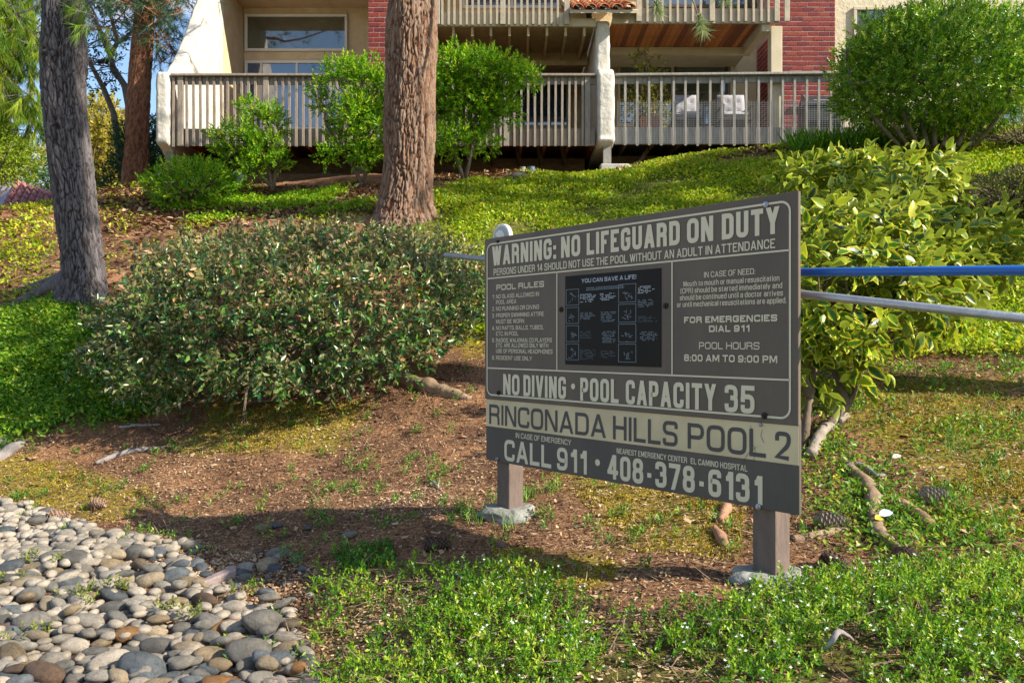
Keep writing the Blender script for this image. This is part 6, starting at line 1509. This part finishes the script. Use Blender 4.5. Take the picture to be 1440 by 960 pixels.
# ------------------------------------------------------------------ pine cones
def cone_mesh(nsc=90, open_=.5):
    mb = MB(); mb.tube([(0, 0, -.48), (0, 0, -.3), (0, 0, 0), (0, 0, .3), (0, 0, .48)], [.08, .24, .25, .15, .03], 10)
    for i in range(nsc):
        t = (i + .5) / nsc; z = -.47 + .95 * t; r_ = .30 * math.sin(math.pi * min(1, (t * .82 + .16))) ** .7; a = i * 2.39996
        ca, sa = math.cos(a), math.sin(a); rad = Vector((ca, sa, 0)); tan = Vector((-sa, ca, 0)); upv = Vector((0, 0, 1))
        d = (rad * (1 - .35 * t) + upv * (.55 + .7 * t)).normalized(); c_ = Vector((0, 0, z)) + rad * r_ * .55; L_ = .20 * (1 - .45 * t) + .03; w_ = .085 * (1 - .4 * t) + .02
        nn = d.cross(tan).normalized(); tip = c_ + d * L_
        mb.add([c_ - tan * w_ * .5, c_ + tan * w_ * .5, tip + tan * w_ * .9 - nn * .01, tip + d * .025 + nn * .012, tip - tan * w_ * .9 - nn * .01, tip - nn * .045], [(0, 1, 2, 4), (4, 2, 3), (4, 5, 2), (2, 5, 1), (1, 5, 0), (0, 5, 4), (4, 3, 2)])
    return mb
cmb = cone_mesh(); cme = cmb.mesh('pine_cone')
CONE_D = mat('dark_cone', (.15, .09, .06), .8, (.08, .05, .035), 14, .3, 60); CONE_G = mat('grey_cone', (.30, .25, .20), .85, (.18, .14, .11), 14, .3, 60); CONE_T = mat('tan_cone', (.42, .29, .20), .85, (.24, .15, .10), 12, .3, 60)
for px, py, w, an, m_, lab in ((612, 770, 36, 75, CONE_D, 'dark pine cone lying left of the sign below its left post'), (705, 769, 18, 20, CONE_T, 'small reddish pine cone just right of the dark one'), (1166, 739, 42, 80, CONE_G, 'grey closed pine cone right of the right sign post'),
                               (1170, 794, 36, 25, CONE_D, 'dark open pine cone in the cover behind the right post'), (1188, 802, 30, 160, CONE_D, 'second dark pine cone leaning on the one behind the right post'), (1272, 784, 36, 100, CONE_D, 'dark pine cone at the lower end of the exposed root'),
                               (1312, 702, 40, 95, CONE_G, 'long grey pine cone behind the broken root piece'), (138, 712, 26, 60, CONE_T, 'pale sunlit pine cone above the stone bed'), (82, 729, 28, 80, CONE_T, 'tan pine cone at the upper edge of the stone bed')):
    gp_ = ground_hit(px, py + w * .15); L_ = w / F * gp_.y * 1.05
    me = cme.copy(); me.materials.clear(); me.materials.append(m_); o = bpy.data.objects.new('pine_cone', me); COL.objects.link(o)
    o.scale = (L_ * .95, L_ * .95, L_); o.location = gp_ + Vector((0, 0, L_ * .26)); o.rotation_euler = (R(83 + random.uniform(-8, 8)), random.uniform(0, 3), R(an)); tag(o, lab, 'pine cone', 'pine cones on the ground')

# ------------------------------------------------------------------ exposed roots and wood
ROOT = mat('bare_root', (.30, .20, .13), .85, (.15, .11, .06), 9, .7, 26, stretch=(1, 1, 1)); ROOTG = mat('grey_root', (.27, .24, .23), .9, (.17, .15, .14), 9, .6, 30)
ROOTR = mat('reddish_root', (.36, .19, .11), .85, (.20, .12, .08), 9, .7, 26)
def root_obj(name, pts, rad, m, lab, cat='root', lift=.3):
    q_ = []
    for i, (px, py) in enumerate(pts):
        g_ = ground_hit(px, py); q_.append(g_ + Vector((0, 0, rad[i] * lift)))
    fine, fr = [], []
    for i in range(len(q_) - 1):
        for k_ in range(6):
            t = k_ / 6; p0 = q_[max(i - 1, 0)]; p1, p2 = q_[i], q_[i + 1]; p3 = q_[min(i + 2, len(q_) - 1)]
            c_ = ((p1 * 2) + (p2 - p0) * t + (p0 * 2 - p1 * 5 + p2 * 4 - p3) * t * t + (p1 * 3 - p0 - p2 * 3 + p3) * t ** 3) * .5
            fine.append(c_ + mnoise.noise_vector(c_ * 9) * rad[i] * .3); fr.append((rad[i] + (rad[i + 1] - rad[i]) * t) * (1 + .25 * mnoise.noise(c_ * 12)))
    fine.append(q_[-1]); fr.append(rad[-1]); mb = MB(); mb.tube(fine, fr, 14); me = mb.mesh(name, True)
    for v in me.vertices: v.co += mnoise.noise_vector(v.co * 22) * .005 + mnoise.noise_vector(v.co * 60) * .002
    return tag(link(name, me, m), lab, cat)
root_obj('exposed_root', [(1190, 655), (1200, 668), (1222, 690), (1230, 722), (1232, 745), (1250, 765), (1270, 785)], [.022, .032, .036, .036, .034, .026, .01], ROOT, 'thick curving exposed root right of the sign')
root_obj('exposed_root', [(1185, 662), (1210, 664), (1232, 678), (1245, 672)], [.008, .013, .011, .005], ROOTG, 'thin grey root crossing the top of the thick curved one', lift=2.5)
root_obj('exposed_root', [(1262, 708), (1275, 718), (1295, 732), (1318, 752)], [.022, .033, .034, .018], ROOTR, 'short stout reddish root piece right of the curved one')
root_obj('exposed_root', [(1112, 760), (1150, 753), (1190, 747), (1228, 742)], [.02, .017, .014, .010], ROOT, 'long low root running from the right post to the curved one')
root_obj('exposed_root', [(566, 536), (600, 545), (632, 556), (662, 562)], [.055, .068, .055, .02], ROOT, 'thick half buried root at the right foot of the big bush', lift=.1)
root_obj('exposed_root', [(1012, 738), (1020, 722), (1022, 712)], [.022, .026, .015], ROOTR, 'short orange root stub under the right half of the sign')
root_obj('exposed_root', [(1006, 745), (1014, 760), (1020, 770)], [.016, .024, .014], ROOTR, 'lower orange root stub nearer the right post')
root_obj('exposed_root', [(-20, 658), (10, 640), (32, 624)], [.05, .045, .03], ROOTG, 'grey weathered root end at the left edge, lower one')
root_obj('exposed_root', [(-30, 640), (0, 625), (26, 614)], [.04, .045, .03], ROOTG, 'grey weathered root end at the left edge, upper one')
root_obj('fallen_stick', [(135, 655), (165, 645), (200, 636), (235, 630)], [.012, .02, .018, .006], ROOTG, 'grey fallen stick on the bare slope at left', 'stick', 1)
root_obj('fallen_stick', [(168, 604), (190, 602), (225, 598)], [.01, .015, .006], ROOTG, 'short grey stick above the longer one at left', 'stick', 1)
root_obj('fallen_stick', [(620, 690), (612, 684), (600, 678)], [.006, .012, .004], ROOTG, 'small pale bark shred left of the left sign post', 'stick', 1)
root_obj('fallen_stick', [(1140, 650), (1152, 625), (1168, 605), (1190, 590)], [.03, .032, .028, .02], mat('pale_bare_wood', (.30, .25, .20), .85, (.19, .16, .125), 10, .5, 40), 'pale bare limb rising from the soil behind the sign', 'limb', 1.0)
root_obj('fallen_stick', [(1160, 938), (1180, 922), (1200, 912)], [.005, .008, .003], ROOTG, 'pale twig in the foreground cover', 'stick', 8)
# fallen leaves worth telling apart
for px, py, w, cn, lab in ((1180, 680, 16, (.55, .33, .02), 'yellow fallen leaf left of the curved root'), (1240, 750, 18, (.58, .38, .02), 'yellow fallen leaf against the curved root'), (1248, 744, 24, (.42, .52, .55), 'pale bluish fallen leaf on the curved root'),
                           (1262, 650, 15, (.50, .50, .42), 'small pale leaf on the moss behind the curved root'), (1200, 760, 10, (.50, .24, .05), 'small orange leaf below the grey pine cone'), (1232, 898, 12, (.62, .55, .60), 'pale pink petal in the foreground cover'), (1208, 777, 8, (.5, .42, .25), 'tiny tan leaf beside the dark pine cones')):
    gp_ = ground_hit(px, py); L_ = w / F * gp_.y; me = leaf_mesh('fallen_leaf', np.array([[0, 0, 0.]]), np.array([[1., .3, .1]]), np.array([[0, -.4, 1.]]), [L_], [L_ * .6], None, 'leaf8')
    zup = .055 if 'curved root' in lab and 'left' not in lab and 'moss' not in lab else .02
    o = link('fallen_leaf', me, mat('leaf_' + lab.split()[0] + '_' + str(px), cn, .6)); o.location = gp_ + Vector((-L_ / 2, 0, zup)); o.rotation_euler = (.2, random.uniform(-.3, .1), random.uniform(-.4, .4)); tag(o, lab, 'leaf')

# ------------------------------------------------------------------ things on and by the deck
def chair(px, Z, lab):
    x = X(px, Z); z0 = 3.50; o = empty('patio_chair', (x, Z, z0), lab, 'chair', 'cushioned chairs on the right deck')
    CUSH = mat('tufted_cushion', (.36, .35, .37), .9, (.29, .28, .30), 8, .4, 30); FR = mat('dark_chair_frame', (.04, .035, .035), .5)
    for nm, (x0, x1, y0, y1, a0, a1) in (('seat_frame', (-.27, .27, -.3, .27, .34, .38)),): b = MB(); b.box(x + x0, x + x1, Z + y0, Z + y1, z0 + a0, z0 + a1); b.build(nm, FR, o)
    for sx in (-.25, .25):
        for sy in (-.27, .25): b = MB(); b.box(x + sx - .02, x + sx + .02, Z + sy - .02, Z + sy + .02, z0, z0 + .34); b.build('leg', FR, o)
        b = MB(); b.box(x + sx - .02, x + sx + .02, Z - .3, Z + .25, z0 + .58, z0 + .61); b.box(x + sx - .02, x + sx + .02, Z - .28, Z - .24, z0 + .381, z0 + .579); b.build('armrest', FR, o)
    for nm, vert in (('back_cushion', True), ('seat_cushion', False)):
        mb = MB(); n_ = 15; w_ = .24
        for side in (0, 1):
            for i in range(n_):
                for j in range(n_):
                    u_, v_ = i / (n_ - 1) * 2 - 1, j / (n_ - 1) * 2 - 1; edge_ = (1 - abs(u_) ** 4) * (1 - abs(v_) ** 4)
                    tuft = min(math.hypot(u_ - a_, v_ - c_) for a_ in (-.4, .4) for c_ in (-.4, .4)); th = (.075 * edge_ ** .5) * (1 - .55 * math.exp(-(tuft / .16) ** 2)); th = th if side == 0 else -th
                    mb.v.append((x + u_ * w_, Z + .12 + v_ * .05 - th, z0 + .66 + v_ * w_) if vert else (x + u_ * w_, Z - .03 + v_ * w_, z0 + .44 + th))
        for side in (0, 1):
            for i in range(n_ - 1):
                for j in range(n_ - 1): a_ = side * n_ * n_ + i * n_ + j; mb.f.append((a_, a_ + 1, a_ + n_ + 1, a_ + n_)); mb.mi.append(0)
        mb.build(nm, CUSH, o, smooth=True)
    return o
chair(965, 14.45, 'left patio chair with pale tufted cushions on the right deck')
chair(1031, 14.45, 'right patio chair with pale tufted cushions nearer the brick wall')
# grill
gx_, gZ = X(1152, 14.2), 14.2; gr = empty('barbecue_grill', (gx_, gZ, 3.5), 'dark covered barbecue grill against the brick wall', 'grill')
GB = mat('grill_black', (.02, .022, .025), .35, spec=.5); GS = mat('grill_steel', (.42, .44, .46), .35, metal=.7)
b = MB(); b.box(gx_ - .3, gx_ + .3, gZ - .22, gZ + .22, 3.62, 4.02); b.build('cabinet', GB, gr, bevel=.01)
for sx in (-.26, .26): b = MB(); b.box(gx_ + sx - .03, gx_ + sx + .03, gZ - .2, gZ + .2, 3.5, 3.62); b.build('leg', GB, gr)
b = MB(); pr = [(gZ - .24, 4.03)] + [(gZ - .24 * math.cos(a), 4.03 + .21 * math.sin(a)) for a in np.linspace(0.15, 3.0, 9)] + [(gZ + .24, 4.03)]; b.prism(pr, 0, gx_ - .29, gx_ + .29); b.build('lid', GB, gr, bevel=.004)
b = MB(); pr = [(gZ - .25, 4.06)] + [(gZ - .25 * math.cos(a), 4.04 + .225 * math.sin(a)) for a in np.linspace(.2, 1.5, 6)] + [(gZ, 4.25), (gZ, 4.04)]; b.prism(pr, 0, gx_ - .32, gx_ - .291); b.prism(pr, 0, gx_ + .291, gx_ + .32); b.build('lid_trim', GS, gr)
b = MB(); b.tube([(gx_ - .2, gZ - .28, 4.10), (gx_ + .2, gZ - .28, 4.10)], .012, 8); b.build('handle', GS, gr)
for sx in (-1, 1): b = MB(); b.box(gx_ + sx * .44 - .13, gx_ + sx * .44 + .13, gZ - .2, gZ + .2, 3.98, 4.02); b.build('side_shelf', GS if sx > 0 else GB, gr)
# potted climber and dark screen
b = MB(); x = X(904, 14.6); b.box(x - .15, x + .15, 14.58, 14.65, 3.502, 4.12); tag(b.build('deck_screen', mat('dark_blue_screen', (.035, .05, .065), .7, (.025, .035, .05), 6, .2, 30), None, bevel=.02), 'dark blue grey panel standing among the potted leaves on the right deck', 'screen')
x = X(915, 14.1); pt = MB(); pt.tube([(x, 14.1, 3.502), (x, 14.1, 3.8), (x, 14.1, 3.83)], [.15, .2, .21], 16)
pot = pt.build('plant_pot', mat('pot_clay', (.25, .12, .08), .8), None); tag(pot, 'clay pot on the right deck holding the yellow green climber', 'pot')
cl = empty('potted_climber', (x, 14.1, 3.83), 'loose yellow green climber in a pot on the right deck', 'plant')
C, Nn = blob_pts(260, (x, 14.15, 4.18), (.38, .22, .50), 2.2, .8, 61, -1, .35); c2, n2 = blob_pts(26, (X(905, 14), 14.05, 4.85), (.38, .2, .25), 2, 1, 62, -1, .3)
C = np.concatenate([C, c2]); A = norm(rdir(len(C)) + np.array([0, 0, .5])); p_, d_, n_, l_, i_ = sprigs(C, A, 6, .12, .075)
leaves('foliage', p_, d_, n_, l_, l_ * .55, ramp_mat('yellow_green_leaf', [(0, (.07, .12, .015)), (.6, (.26, .26, .03)), (1, (.42, .30, .06))], transl=.4), cl, None, 'fold4')
mb = MB()
for i in range(14): limb(mb, Vector((x, 14.1, 3.8)), Vector(C[random.randrange(len(C))]), .012, .004, .15, 5)
limb(mb, Vector((x, 14.1, 3.8)), Vector((X(908, 14), 14.05, 5.0)), .012, .006, .02, 5); mb.build('stems', BARK_S, cl)
# pale block and rock under the deck shrubs
gq = ground_hit(346, 262); b = MB(); b.box(-.07, .07, -.04, .04, -.04, .2); o = b.build('utility_box', mat('pale_blue_plastic', (.52, .58, .56), .6), None, bevel=.02, bseg=2); o.location = gq + Vector((-.02, -.15, .02)); o.rotation_euler = (.1, -.35, .2); tag(o, 'small pale utility cover leaning among the deck shrubs', 'box')
gq = ground_hit(430, 262)
me = stone_mesh(51, .5, .2); o = bpy.data.objects.new('rock', me); COL.objects.link(o); me.materials[0] = SM_['grey']; gq = ground_hit(728, 250); o.location = gq; o.scale = (.14, .12, .16); tag(o, 'small grey rock on the slope right of the deck shrub', 'rock')
# neighbour roof beyond the crest
NT = mat('neighbour_tile', (.36, .15, .13), .85, (.24, .10, .10), 6, .5, 20); nh = empty('neighbour_house', tuple(P(40, 300, 26)), 'red tiled roof of a house beyond the left crest', 'house')
r0, r1, r2, r3 = P(22, 254, 27), P(140, 294, 25), P(95, 345, 22.5), P(-10, 312, 23.5)
ut = (r1 - r0); vt = (r3 - r0); nn = ut.cross(vt).normalized()
if nn.z < 0: nn = -nn
rm = MB(); rm.add([r0, r1, r2, r3, r0 - nn * .1, r1 - nn * .1, r2 - nn * .1, r3 - nn * .1], [(0, 1, 2, 3), (7, 6, 5, 4), (0, 4, 5, 1), (1, 5, 6, 2), (2, 6, 7, 3), (3, 7, 4, 0)]); ro = rm.build('roof', NT, nh)
tm_ = MB()
for i in range(13):
    for j in range(9):
        o0 = r0 + ut * (i / 13) + vt * (j / 9); u1_ = ut / 13; v1_ = vt / 9 * 1.12; a_, b_, c_, d__ = o0 + u1_ * .06, o0 + u1_ * .94, o0 + u1_ * .94 + v1_, o0 + u1_ * .06 + v1_; m1, m2 = o0 + u1_ * .5 + nn * .09, o0 + u1_ * .5 + v1_ + nn * .15
        tm_.add([a_ + nn * .01, m1, b_ + nn * .01, d__ + nn * .05, m2, c_ + nn * .05], [(0, 1, 4, 3), (1, 2, 5, 4), (3, 4, 5)])
o = tm_.build('roof_tiles', NT, nh)
q0, q1 = P(-60, 262, 28), P(22, 254, 27)
rm = MB(); rm.add([q0, q1, r3, P(-80, 310, 24.5)], [(0, 1, 2, 3)]); rm.build('roof', mat('grey_roof', (.26, .24, .28), .85, (.18, .17, .20), 6, .4, 20), nh)
w_ = MB(); w_.box(P(-60, 300, 26).x, P(60, 300, 26).x, 24.5, 27.5, -3.2, r2.z - .1); w_.build('wall', STUCCO_P, nh)
# far trees below the crest
for i, (px, py, Z, rx, rz_) in enumerate(((-40, 255, 34, 3, 2.2), (110, 285, 38, 3, 1.6), (215, 265, 30, 2.2, 2.2), (-200, 250, 34, 4, 3.4), (60, 250, 40, 2.4, 1.3))):
    c_ = P(px, py, Z); shrub('far_tree', ['far hazy green tree at the left edge', 'low far tree seen between the left trunks', 'dense far tree behind the dark shrub', 'broad far tree outside the left of the frame', 'pale far tree above the red tiled roof'][i], 'tree', tuple(c_), (rx, 2, rz_), 420, .28, GREEN3 if i != 4 else YELLOW3, seed=70 + i, slen=.5, k=6, shell=.7, group=None)
